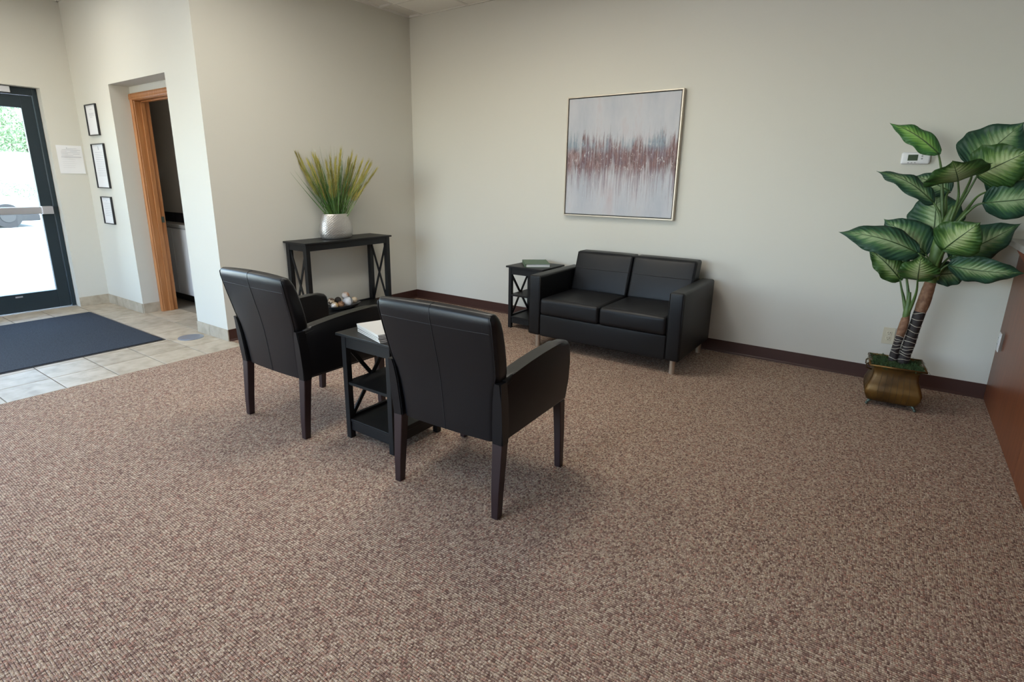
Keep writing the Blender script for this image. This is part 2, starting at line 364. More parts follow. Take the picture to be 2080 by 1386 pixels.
def obj(name, bm, m, parent=None, loc=None, smooth=False, angle=None):
    bmesh.ops.recalc_face_normals(bm, faces=bm.faces[:])
    me = bpy.data.meshes.new(name); bm.to_mesh(me); bm.free()
    for mm in (m if isinstance(m, (list, tuple)) else (m,)): me.materials.append(mm)
    if smooth:
        for p in me.polygons: p.use_smooth = True
        if angle:
            try: me.set_sharp_from_angle(angle=R_(angle))
            except Exception: pass
    o = bpy.data.objects.new(name, me); COL.objects.link(o)
    if parent: o.parent = parent
    if loc: o.location = loc
    return o
def tag(o, label=None, cat=None, group=None, kind=None):
    if label: o['label'] = label
    if cat: o['category'] = cat
    if group: o['group'] = group
    if kind: o['kind'] = kind
    return o
def thing(name, label, cat, loc=(0, 0, 0), rz=0, group=None):
    o = bpy.data.objects.new(name, None); COL.objects.link(o); o.location = loc; o.rotation_euler = (0, 0, rz)
    o.empty_display_size = .1
    return tag(o, label, cat, group)
def struct(name, bm, m, parent=None, label=None, **k):
    o = obj(name, bm, m, parent, **k); o['kind'] = 'structure'
    if label: o['label'] = label
    if parent: del o['kind']
    return o
def copy_tree(o, parent=None):
    c = o.copy(); COL.objects.link(c); c.parent = parent
    for ch in [x for x in bpy.data.objects if x.parent == o]: copy_tree(ch, c)
    return c

# ---------------------------------------------------------------- room shell
H = 3.05; L = 2.338; M = 2.518
# carpet floor
bm = NB(); box(bm, .208, 7.6, -8.6, 0, -.1, 0); box(bm, 0, .208, -L, 0, -.1, 0)
struct('floor', bm, carpet_m, label='brown and beige flecked loop carpet over the waiting area')
bm = NB(); box(bm, -3.2, .208, -8.6, -L, -.1, -.006); box(bm, -3.2, -.15, -L, -1.2, -.1, -.006)
fl = struct('floor.001', bm, grout_m, label='beige stone tile floor of the entry and doorway')
# individual floor tiles
TS = .313; tb = NB(); box(tb, -TS/2+.003, TS/2-.003, -TS/2+.003, TS/2-.003, -.006, .001, .0015)
t0 = None; nt = 0
xs = [-.105 - TS*k for k in range(-1, 9)]
for i in range(9):
    for j in range(-2, 13):
        x1 = .208 if i == 0 else -.105 - TS*(i-1); x0 = -.105 - TS*i
        y1 = -2.95 + TS*2 - TS*j; y0 = y1 - TS
        if y0 >= -L-.001 and (x1 < -1.9 or x0 > -.4 or y0 > -2.05): continue
        cx, cy = (x0+x1)/2, (y0+y1)/2
        if cx < -2.6 and not (-3.7 < cy < -2.6): continue
        if t0 is None: t0 = obj('tile', tb, tile_m, fl); o = t0
        else: o = t0.copy(); COL.objects.link(o)
        o.location = (cx, cy, 0); nt += 1
        o.rotation_euler = (0, 0, random.choice((0, PI/2, PI, -PI/2)))
# walls
bm = NB(); box(bm, -.15, 7.6, 0, .15, 0, H+.3); struct('wall_back', bm, wall_m, label='long beige wall behind the black loveseat')
bm = NB(); box(bm, -.15, 0, -2.165, 0, 0, H+.3); struct('wall_left', bm, wall_m, label='beige wall behind the console table')
bm = NB()
zt = 2.22; xa, xb = -1.655, -.526
box(bm, -M-.25, xa, -L, -2.165, 0, H+.3); box(bm, xb, 0, -L, -2.165, 0, H+.3); box(bm, xa, xb, -L, -2.165, zt, H+.3)
box(bm, -M-.25, -1.61, -2.165, -2.03, 0, H+.3); box(bm, -.65, -.15, -2.165, -2.03, 0, H+.3); box(bm, -1.61, -.65, -2.165, -2.03, 2.11, H+.3)
struct('wall_middle', bm, wall_m, label='pale wall with the recessed wooden doorway and three framed notices')
# entry wall with door and storefront windows
bm = NB(); xo = -M-.25
D0, D1 = -2.62, -3.70; W = ((-4.1, -5.9), (-6.1, -7.9))
box(bm, xo, -M, D0, -L, 0, H+.3); box(bm, xo, -M, D1, D0, zt, H+.3); box(bm, xo, -M, W[0][0], D1, 0, H+.3)
for a, b in W: box(bm, xo, -M, b, a, 0, .35); box(bm, xo, -M, b, a, 2.75, H+.3)
box(bm, xo, -M, W[1][0], W[0][1], 0, H+.3); box(bm, xo, -M, -8.6, W[1][1], 0, H+.3)
struct('wall_entry', bm, wall_m, label='beige wall around the glass entry door')
bm = NB(); box(bm, 7.6, 7.75, -8.6, .15, 0, H+.3); struct('wall_right', bm, wall_m)
bm = NB(); box(bm, xo, -.8, -8.65, -8.6, 0, H+.3); box(bm, 3.2, 7.75, -8.65, -8.6, 0, H+.3)
for a, b, c_ in ((-.8, 3.2, .55),): box(bm, a, b, -8.65, -8.6, 0, c_); box(bm, a, b, -8.65, -8.6, 2.72, H+.3)
struct('wall_rear', bm, wall_m)
# restroom shell behind the doorway
bm = NB(); box(bm, -3.3, -.15, -1.688, -1.1, 0, 2.7); box(bm, -3.4, -3.3, -2.03, -1.1, 0, 2.7); box(bm, -3.4, -.15, -2.03, -1.1, 2.6, 2.7); box(bm, -3.3, -2.768, -2.2, -2.03, 0, 2.7); box(bm, -.25, -.151, -2.03, -1.2, 0, 2.6)
struct('wall_restroom', bm, dark_wall, label='dim grey wall of the small room beyond the doorway')
# ceiling slab + grid + tiles
bm = NB(); box(bm, xo, 7.75, -8.75, .15, H+.02, H+.1)
ce = struct('ceiling', bm, grid_m, label='white suspended tile ceiling')
gx = [.205 + .61*k for k in range(-5, 13)]; gy = [-.43 - .61*k for k in range(-1, 15)]
bm = NB()
for x in gx: box(bm, x-.012, x+.012, -8.6, 0, H-.001, H+.02)
for y in gy[1:]: box(bm, xo, 7.6, y-.012, y+.012, H-.0015, H+.019)
box(bm, 0, 7.6, -.022, 0, H-.003, H+.02); box(bm, 0, .022, -L, 0, H-.003, H+.02); box(bm, -M, 0, -L-.022, -L, H-.003, H+.02); box(bm, -M, -M+.022, -8.6, -L, H-.003, H+.02)
obj('ceiling_grid', bm, grid_m, ce)
TRO = ((1.12, -2.56), (2.34, -1.95), (2.95, -4.38), (-1.32, -3.48))
bmT = NB(); box(bmT, -.293, .293, -.293, .293, H+.004, H+.016)
ct0 = None; rest = NB()
for x0 in gx[:-1]:
    for y0 in gy:
        cx, cy = x0+.305, y0-.305
        if cx < -M or cx > 7.6 or cy < -8.6: continue
        if any(abs(cx-t[0]) < .62 and abs(cy-t[1]) < .62 for t in TRO) and False: continue
        near = (cy > -2.0 and -.1 < cx < 2.1) or (cx < -1.2 and cy > -3.9)
        if cx < -.1 and cy > -L: continue
        if near:
            if ct0 is None: ct0 = obj('ceiling_panel', bmT, ceil_m, ce); o = ct0
            else: o = ct0.copy(); COL.objects.link(o)
            o.location = (cx, cy, 0)
        else: box(rest, cx-.293, cx+.293, cy-.293, cy+.293, H+.004, H+.016)
tag(obj('ceiling_panel_field', rest, ceil_m, ce), kind='stuff')
# troffer fixtures (real lamps carrying the area lights)
diff = mat('lamp_diffuser', (.9, .9, .86), .5)
for i, (tx, ty) in enumerate(TRO):
    t = thing('ceiling_light', ('recessed ceiling light above the console table and left armchair', 'recessed ceiling light in front of the loveseat', 'recessed ceiling light over the open carpet', 'recessed ceiling light over the entry tiles')[i], 'light', (tx, ty, H), 0, 'ceiling lights over the room')
    bm = NB()
    for a in ((-.30, -.285, -.60, .60), (.285, .30, -.60, .60), (-.30, .30, -.60, -.585), (-.30, .30, .585, .60)): box(bm, *a, -.03, .0)
    obj('frame', bm, grid_m, t)
    bm = NB(); box(bm, -.285, .285, -.585, .585, -.012, -.004); obj('diffuser', bm, diff, t)
# vestibule downlight, warm
light('downlight_lamp', 'SPOT', (-1.9, -2.95, 3.02), 40, (1, .80, .58), (R_(-14), R_(-14), 0), spot_size=R_(120), spot_blend=.9, shadow_soft_size=.05)

# vinyl baseboards with a cove toe
def cove(a, b, nrm, name, label):
    """baseboard run from a to b (xy), nrm points into the room"""
    a, b, n = Vector((*a, 0)), Vector((*b, 0)), Vector((*nrm, 0))
    prof = [(0, 0), (.016, 0), (.0155, .004), (.009, .009), (.005, .016), (.004, .10), (.002, .102), (0, .102)]
    bm = NB()
    A = [bm.verts.new(a + n*p + Vector((0, 0, z))) for p, z in prof]; B = [bm.verts.new(b + n*p + Vector((0, 0, z))) for p, z in prof]
    k = len(prof)
    for i in range(k): bm.faces.new((A[i], A[(i+1)%k], B[(i+1)%k], B[i]))
    bm.faces.new(A); bm.faces.new(B[::-1])
    return struct(name, bm, basebd, label=label)
cove((0, 0), (5.2395, 0), (0, -1), 'baseboard_back', 'dark brown vinyl baseboard along the back wall')
cove((0, 0), (0, -L), (1, 0), 'baseboard_left', 'dark brown vinyl baseboard under the console table wall')
# stone tile skirting in the entry, single tiles
def skirt(name, a, b, nrm, label, start=0):
    root = bpy.data.objects.new(name, None); COL.objects.link(root); root['kind'] = 'structure'; root['label'] = label
    a, b, n = Vector((*a, 0)), Vector((*b, 0)), Vector((*nrm, 0)); d = (b-a); ln = d.length; d.normalize()
    t = 0; first = True
    while t < ln - .01:
        w = min(TS if not (first and start) else start, ln-t); first = False
        p0 = a + d*(t+.0015); p1 = a + d*(t+w-.0015); q = n*.009
        bm = NB()
        vs = [bm.verts.new(p) for p in (p0, p1, p1+q, p0+q)]; vt = [bm.verts.new(v.co + Vector((0, 0, .102))) for v in vs]
        fs = [bm.faces.new(vs), bm.faces.new(vt[::-1])] + [bm.faces.new((vs[k], vs[(k+1)%4], vt[(k+1)%4], vt[k])) for k in range(4)]
        bmesh.ops.bevel(bm, geom=bm.edges[:], offset=.0012, segments=1, affect='EDGES')
        obj('tile', bm, tile_m, root); t += w
skirt('baseboard_middle', (0.009, -L), (xb, -L), (0, -1), 'beige stone tile skirting below the pale wall, right of the doorway')
skirt('baseboard_niche', (xa, -L), (xa, -2.165), (1, 0), 'stone tile skirting inside the doorway recess')
skirt('baseboard_front', (xa, -L), (-M, -L), (0, -1), 'beige stone tile skirting under the framed notices')
skirt('baseboard_entry', (-M, -L), (-M, D0), (1, 0), 'short stone tile skirting beside the entry door')

# ---------------------------------------------------------------- entry door
dr = bpy.data.objects.new('door_1', None); COL.objects.link(dr); dr['kind'] = 'structure'; dr['label'] = 'dark framed glass entry door with a push bar'
xf = -M-.10
bm = NB()
box(bm, xf-.11, xf, D0-.042, D0-.004, 0, 2.218, .003); box(bm, xf-.11, xf, D1+.004, D1+.042, 0, 2.218, .003); box(bm, xf-.11, xf, D1+.042, D0-.042, 2.15, 2.218, .003)
obj('door_frame', bm, frame_m, dr)
xl = xf-.012; y0, y1 = D1+.046, D0-.046
bm = NB()
box(bm, xl-.045, xl, y1-.10, y1, .012, 2.146, .003); box(bm, xl-.045, xl, y0, y0+.10, .012, 2.146, .003)
box(bm, xl-.045, xl, y0+.10, y1-.10, 2.028, 2.146, .003); box(bm, xl-.045, xl, y0+.10, y1-.10, .012, .20, .003)
obj('door_leaf', bm, frame_m, dr)
bm = NB(); box(bm, xl-.026, xl-.02, y0+.095, y1-.095, .195, 2.033); obj('door_pane', bm, glass, dr)
bm = NB(); box(bm, xf-.12, xf+.02, D1, D0, -.006, .008, .002); obj('threshold', bm, alum, dr)
bm = NB(); box(bm, xl, xl+.058, y0+.02, y1-.11, 1.0, 1.072, .006, 2); pb = obj('push_bar', bm, alum, dr)
bm = NB(); box(bm, xl, xl+.066, y1-.11, y1-.015, .996, 1.076, .006, 2); obj('latch_case', bm, alum, pb)
bm = NB(); box(bm, xl, xl+.06, D0-.50, D0-.22, 2.155, 2.215, .006, 2); obj('door_closer', bm, alum, dr)
bm = NB(); box(bm, xl, xl+.002, -3.12, -3.06, .163, .178); obj('maker_plate', bm, alum, dr)
# storefront windows (outside the frame, they let the daylight in)
for i, (a, b) in enumerate(W):
    r = bpy.data.objects.new('window_%d' % (i+1), None); COL.objects.link(r); r['kind'] = 'structure'
    bm = NB(); x0 = xo+.06
    for q in ((b, b+.05, .35, 2.75), (a-.05, a, .35, 2.75), (b, a, .35, .40), (b, a, 2.70, 2.75), ((a+b)/2-.025, (a+b)/2+.025, .40, 2.70)):
        box(bm, x0, x0+.1, *q)
    obj('window_frame', bm, frame_m, r)
    bm = NB(); box(bm, x0+.045, x0+.052, b+.05, a-.05, .40, 2.70); obj('window_pane', bm, glass, r)

# ---------------------------------------------------------------- inner doorway: oak casing and jambs
d2 = bpy.data.objects.new('door_2', None); COL.objects.link(d2); d2['kind'] = 'structure'; d2['label'] = 'honey oak door casing in the recessed doorway'
bm = NB()
prof = [(-.045, -.0), (-.045, .012), (-.03, .018), (-.012, .016), (.0, .020), (.012, .012), (.012, .0)]
def casing(bm, a, b, out, dep=Vector((0, -1, 0))):
    A = [bm.verts.new(Vector(a) + out*(-p) + dep*q) for p, q in prof]; B = [bm.verts.new(Vector(b) + out*(-p) + dep*q) for p, q in prof]
    k = len(prof)
    for i in range(k): bm.faces.new((A[i], A[(i+1)%k], B[(i+1)%k], B[i]))
    bm.faces.new(A); bm.faces.new(B[::-1])
casing(bm, (-1.608, -2.165, 0), (-1.608, -2.165, 2.15), Vector((-1, 0, 0)))
obj('casing', bm, oak, d2)
bm = NB(); casing(bm, (-.652, -2.165, 0), (-.652, -2.165, 2.15), Vector((1, 0, 0))); obj('casing', bm, oak, d2)
bm = NB(); casing(bm, (-1.655, -2.165, 2.11), (-.605, -2.165, 2.11), Vector((0, 0, 1))); obj('casing', bm, oak, d2)
bm = NB(); box(bm, -1.61, -1.592, -2.165, -2.03, 0, 2.092, .002); box(bm, -1.592, -1.58, -2.11, -2.075, 0, 2.08, .001)
j = obj('jamb', bm, oak, d2)
bm = NB(); box(bm, -1.5925, -1.590, -2.068, -2.040, .925, .985); box(bm, -1.591, -1.5885, -2.062, -2.052, .945, .965)
tag(obj('strike_plate', bm, verdi, j), 'dark metal strike plate')
bm = NB(); box(bm, -.668, -.65, -2.165, -2.03, 0, 2.092, .002); box(bm, -.68, -.668, -2.11, -2.075, 0, 2.08, .001); obj('jamb', bm, oak, d2)
bm = NB(); box(bm, -1.592, -.668, -2.165, -2.03, 2.092, 2.11, .002); box(bm, -1.58, -.68, -2.11, -2.075, 2.08, 2.092, .001); obj('jamb', bm, oak, d2)

# vanity in the small room
v = thing('vanity_cabinet', 'shallow white cabinet with dark tiled splashback seen through the oak doorway', 'cabinet', (-1.9, -1.5, 0))
bm = NB(); box(bm, -1.0, 1.0, -.33, -.19, .10, .85, .003); obj('body', bm, vanity_m, v)
bm = NB(); box(bm, -1.0, 1.0, -.26, -.19, 0, .10); obj('plinth', bm, darkslot, v)
for k in range(4):
    bm = NB(); box(bm, -.99+.495*k, -.505+.495*k, -.348, -.33, .115, .835, .002); obj('door', bm, vanity_m, v)
bm = NB(); box(bm, -1.02, 1.02, -.365, -.19, .85, .885, .004); tag(obj('worktop', bm, grey_lam, v), 'grey worktop')
bs = bpy.data.objects.new('backsplash', None); COL.objects.link(bs); bs.parent = v; bs['label'] = 'dark tiled backsplash'
t1 = None
for k in range(10):
    if t1 is None:
        bm = NB(); box(bm, -.098, .098, -.006, .006, 0, .105, .002); t1 = obj('tile', bm, black_tile, bs); o = t1
    else: o = t1.copy(); COL.objects.link(o)
    o.location = (-.9+.2*k, -.197, .886)

# ---------------------------------------------------------------- notices on the walls
def notice(name, label, x0, x1, z0, z1, rows, grp='framed notices beside the doorway', seal=False):
    t = thing(name, label, 'picture frame', ((x0+x1)/2, -L, (z0+z1)/2), 0, grp)
    w, h = (x1-x0)/2, (z1-z0)/2; f = .009
    bm = NB()
    for q in ((-w, w, h-f, h), (-w, w, -h, -h+f), (-w, -w+f, -h+f, h-f), (w-f, w, -h+f, h-f)): box(bm, q[0], q[1], -.02, -.0005, q[2], q[3], .001)
    obj('frame', bm, blackfr, t)
    bm = NB(); box(bm, -w+f, w-f, -.008, -.0005, -h+f, h-f); pg = obj('paper', bm, paper, t)
    bm = NB(); rnd = random.Random(int(h*10000))
    for zc, a, b in rows:
        zz = zc*h
        # a printed line = a row of word-sized dashes
        x = a*w
        while x < b*w:
            ww = rnd.uniform(.010, .030); xe = min(x+ww, b*w)
            box(bm, x, xe, -.0084, -.008, zz-.0018, zz+.0018); x = xe+.004
    if seal:
        for dz in (.85, .80, .75): box(bm, -.008, .008, -.0084, -.008, dz*h-.006, dz*h+.006)
    tag(obj('print', bm, ink, pg), kind='stuff')
blackfr = mat('black_frame', (.012, .012, .016), .4)
notice('notice_frame', 'black framed white certificate, highest of the three beside the doorway', -2.265, -2.005, 1.778, 2.075, [(.68, -.25, .2), (.42, -.5, .4), (.36, -.5, .35), (.28, -.5, .42), (.18, -.4, .1)])
notice('notice_frame', 'tall black framed typed notice with a crest, middle of the three beside the doorway', -2.268, -1.960, 1.262, 1.700, [(.62-.09*k*.9, -.62, .62) for k in range(14)], seal=True)
notice('notice_frame', 'black framed typed page, lowest of the three beside the doorway', -2.245, -1.992, .897, 1.178, [(.7, -.15, .15)] + [(.52-.13*k, -.6, .62) for k in range(8)])
t = thing('posted_paper', 'loose white form taped to the beige wall beside the entry door', 'paper', (-M, -2.465, 1.545))
bm = NB()
pts = [(-.113, -.139), (.107, -.140), (.108, .140), (-.112, .142)]
g = []
for i in range(9):
    row = []
    for k in range(9):
        u, w = i/8, k/8
        y = -.113+.221*u; z = -.14+.281*w
        row.append(bm.verts.new((.002+.006*(1-w)**2*(u)**2+.003*(1-w)*(1-u), y, z)))
    g.append(row)
for i in range(8):
    for k in range(8): bm.faces.new((g[i][k], g[i+1][k], g[i+1][k+1], g[i][k+1]))
pp = obj('sheet', bm, paper, t)
sm = pp.modifiers.new('s', 'SOLIDIFY'); sm.thickness = .0008
bm = NB(); rnd = random.Random(4)
for kz, a, b in [(.112, -.02, .06), (.096, -.07, .09), (.082, -.08, -.03), (.082, .0, .06), (.07, -.08, .085), (.056, -.08, -.02), (.056, .02, .08), (.042, -.08, .02), (.028, -.085, .09), (.023, -.085, .09)]:
    box(bm, .0105, .0109, a, b, kz-.0012, kz+.0012)
for kz in (.0, -.02, -.04, -.06, -.08): box(bm, .0105, .0109, -.08, .02+.05*rnd.random(), kz-.0005, kz+.0005)
box(bm, .0105, .0109, -.03, -.022, .108, .118)
tag(obj('print', bm, ink, pp), kind='stuff')

# ---------------------------------------------------------------- painting
t = thing('painting', 'large square abstract canvas of plum, grey and blue streaks above the loveseat', 'painting', (2.516, 0, 1.594), 0)
w, h = .527, .522
bm = NB(); f = .012
for q in ((-w, w, h-f, h), (-w, w, -h, -h+f), (-w, -w+f, -h+f, h-f), (w-f, w, -h+f, h-f)): box(bm, q[0], q[1], -.045, -.001, q[2], q[3], .0015)
obj('frame', bm, canvas_fr, t)
bm = NB(); box(bm, -w+f, w-f, -.02, -.001, -h+f, h-f); tag(obj('shadow_gap', bm, darkslot, t), 'dark backing between frame and canvas')
bm = NB(); cw, ch = w-f-.007, h-f-.007; box(bm, -cw, cw, -.038, -.02, -ch, ch, .002)
uvl = bm.loops.layers.uv.new('UVMap')
for fc in bm.faces:
    for lp in fc.loops: lp[uvl].uv = ((lp.vert.co.x+cw)/(2*cw), (lp.vert.co.z+ch)/(2*ch))
obj('canvas', bm, paint_m, t)

# ---------------------------------------------------------------- thermostat, outlets, floor box
t = thing('thermostat', 'white wall thermostat with a green screen beside the tall plant', 'thermostat', (4.617, 0, 1.560))
bm = NB(); cushion(bm, (0, -.013, 0), (.158, .026, .078), .0125, n=3); obj('housing', bm, white_pl, t, smooth=True)
bm = NB(); box(bm, -.042, .012, -.0275, -.024, -.016, .022, .001); obj('screen', bm, mat('lcd_screen', (.035, .06, .03), .25), t)
for x, z in ((-.036, -.029), (-.018, -.029), (0, -.029)):
    bm = NB(); box(bm, x-.005, x+.005, -.0272, -.024, z-.0025, z+.0025, .001); obj('button', bm, mat('grey_button', (.3, .3, .32), .5), t)
for z in (.012, -.004):
    bm = NB(); disc_prism(bm, (.034, -.0265, z), .0055, .004, 14, 'y'); obj('button', bm, MATS['grey_button'], t)
def outlet(label, loc, rz, m):
    t = thing('wall_outlet', label, 'outlet', loc, rz)
    bm = NB(); box(bm, -.0365, .0365, -.006, -.0005, -.060, .060, .003, 2); obj('plate', bm, m, t)
    for z in (.020, -.020):
        bm = NB(); cushion(bm, (0, -.0065, z), (.034, .005, .029), .0024, n=2); s = obj('socket', bm, m, t, smooth=True)
        bm = NB()
        for dx in (-.0065, .0065): box(bm, dx-.0012, dx+.0012, -.0096, -.0088, z+.001, z+.0095)
        disc_prism(bm, (0, -.0092, z-.007), .0024, .0008, 10, 'y')
        obj('slots', bm, darkslot, s)
    bm = NB(); disc_prism(bm, (0, -.0065, 0), .0022, .002, 10, 'y'); obj('screw', bm, alum, t)
outlet('almond double wall outlet above the brown baseboard beside the planter', (4.660, 0, .339), 0, almond)
outlet('light outlet plate on the dark wood counter panel', (5.2255, -.172, .437), PI/2*-1, white_pl)
t = thing('floor_outlet', 'round grey metal floor box cover set in the entry tiles', 'floor outlet', (-.375, -2.483, 0))
bm = NB(); disc_prism(bm, (0, 0, .003), .103, .004, 40); obj('ring', bm, door_pl, t)
bm = NB(); disc_prism(bm, (0, 0, .0055), .085, .002, 40); obj('lid', bm, door_pl, t)

# ---------------------------------------------------------------- entrance mat
t = thing('entrance_mat', 'large navy fibre entrance mat with a black rubber edge in front of the door', 'mat', (-1.31, -3.86, 0))
bm = NB(); hw, hl = .838, 1.21; rows = 40
rnd = random.Random(3)
def ring(w_, l_, z): return [(-w_, -l_, z), (w_, -l_, z), (w_, l_, z), (-w_, l_, z)]
loft(bm, [ring(hw, hl, .001), ring(hw, hl, .003), ring(hw-.02, hl-.02, .006)]); obj('rubber_edge', bm, rubber, t)
bm = NB(); box(bm, -hw+.018, hw-.018, -hl+.018, hl-.018, .003, .011, .003); obj('pile', bm, mat_m, t)

# ---------------------------------------------------------------- tables with X sides
def x_table(name, label, cat, loc, sx, sy, h, shelves, top_over=.02, leg=.034, apron=.065, xside=True, group=None, rz=0, low=.115):
    """sx,sy foot-print over the legs; X braces on the two short sides in x (or y when xside False)"""
    t = thing(name, label, cat, loc, rz, group); hx, hy = sx/2, sy/2; th = .016
    bm = NB(); box(bm, -hx-top_over, hx+top_over, -hy-top_over, hy+top_over, h-th, h, .003, 2); obj('top', bm, blackwood, t)
    for i in (-1, 1):
        for k in (-1, 1):
            x = i*(hx-leg/2); y = k*(hy-leg/2)
            bm = NB(); box(bm, x-leg/2, x+leg/2, y-leg/2, y+leg/2, 0, h-th, .002); obj('leg', bm, blackwood, t)
    bm = NB(); ti = .018; a = .004
    for k in (-1, 1):
        y = k*(hy-a-ti/2); box(bm, -hx+leg, hx-leg, y-ti/2, y+ti/2, h-th-apron, h-th)
        x = k*(hx-a-ti/2); box(bm, x-ti/2, x+ti/2, -hy+leg, hy-leg, h-th-apron, h-th)
    obj('apron', bm, blackwood, t)
    for zi, z in enumerate(shelves):
        bm = NB(); box(bm, -hx+.006, hx-.006, -hy+leg+.0 if zi < 0 else -hy+.006, hy-.006, z-.016, z, .002)
        s = obj('shelf', bm, blackwood, t)
        if zi == 0:
            bm = NB()
            for k in (-1, 1):
                y = k*(hy-a-ti/2-.006); box(bm, -hx+leg, hx-leg, y-ti/2, y+ti/2, z-.016-.05, z-.016)
                x = k*(hx-a-ti/2-.006); box(bm, x-ti/2, x+ti/2, -hy+leg, hy-leg, z-.016-.05, z-.016)
                x = k*(hx-a-ti/2); box(bm, x-ti/2, x+ti/2, -hy+leg, hy-leg, z, z+.012)
            obj('shelf_rail', bm, blackwood, s)
    z0 = shelves[0]+.012; z1 = h-th-apron
    for k in (-1, 1):
        for d in (-1, 1):
            bm = NB()
            if xside:
                x = k*(hx-leg/2) + d*.0045
                bar(bm, (x, d*(-hy+leg-.004), z0), (x, d*(hy-leg+.004), z1), .022 if True else 0, .009, up=(1, 0, 0))
            else:
                y = k*(hy-leg/2) + d*.0045
                bar(bm, (d*(-hx+leg-.004), y, z0), (d*(hx-leg+.004), y, z1), .022, .009, up=(0, 1, 0))
            obj('cross_brace', bm, blackwood, t)
    return t
# bar() puts w across (side) and h along up; for thin braces w lies in the X plane
x_table('console_table', 'long black console table with crossed ends against the left wall', 'table', (.172, -1.218, 0), .30, 1.01, .822, (.118,), top_over=.017, leg=.045, apron=.06, xside=False)
x_table('end_table', 'black end table between the two armchairs, magazines on top', 'table', (2.468, -2.735, 0), .368, .368, .605, (.115, .330), group=None)
x_table('end_table', 'black end table beside the loveseat with a green book on it', 'table', (1.838, -.272, 0), .368, .368, .605, (.115, .330), group=None)

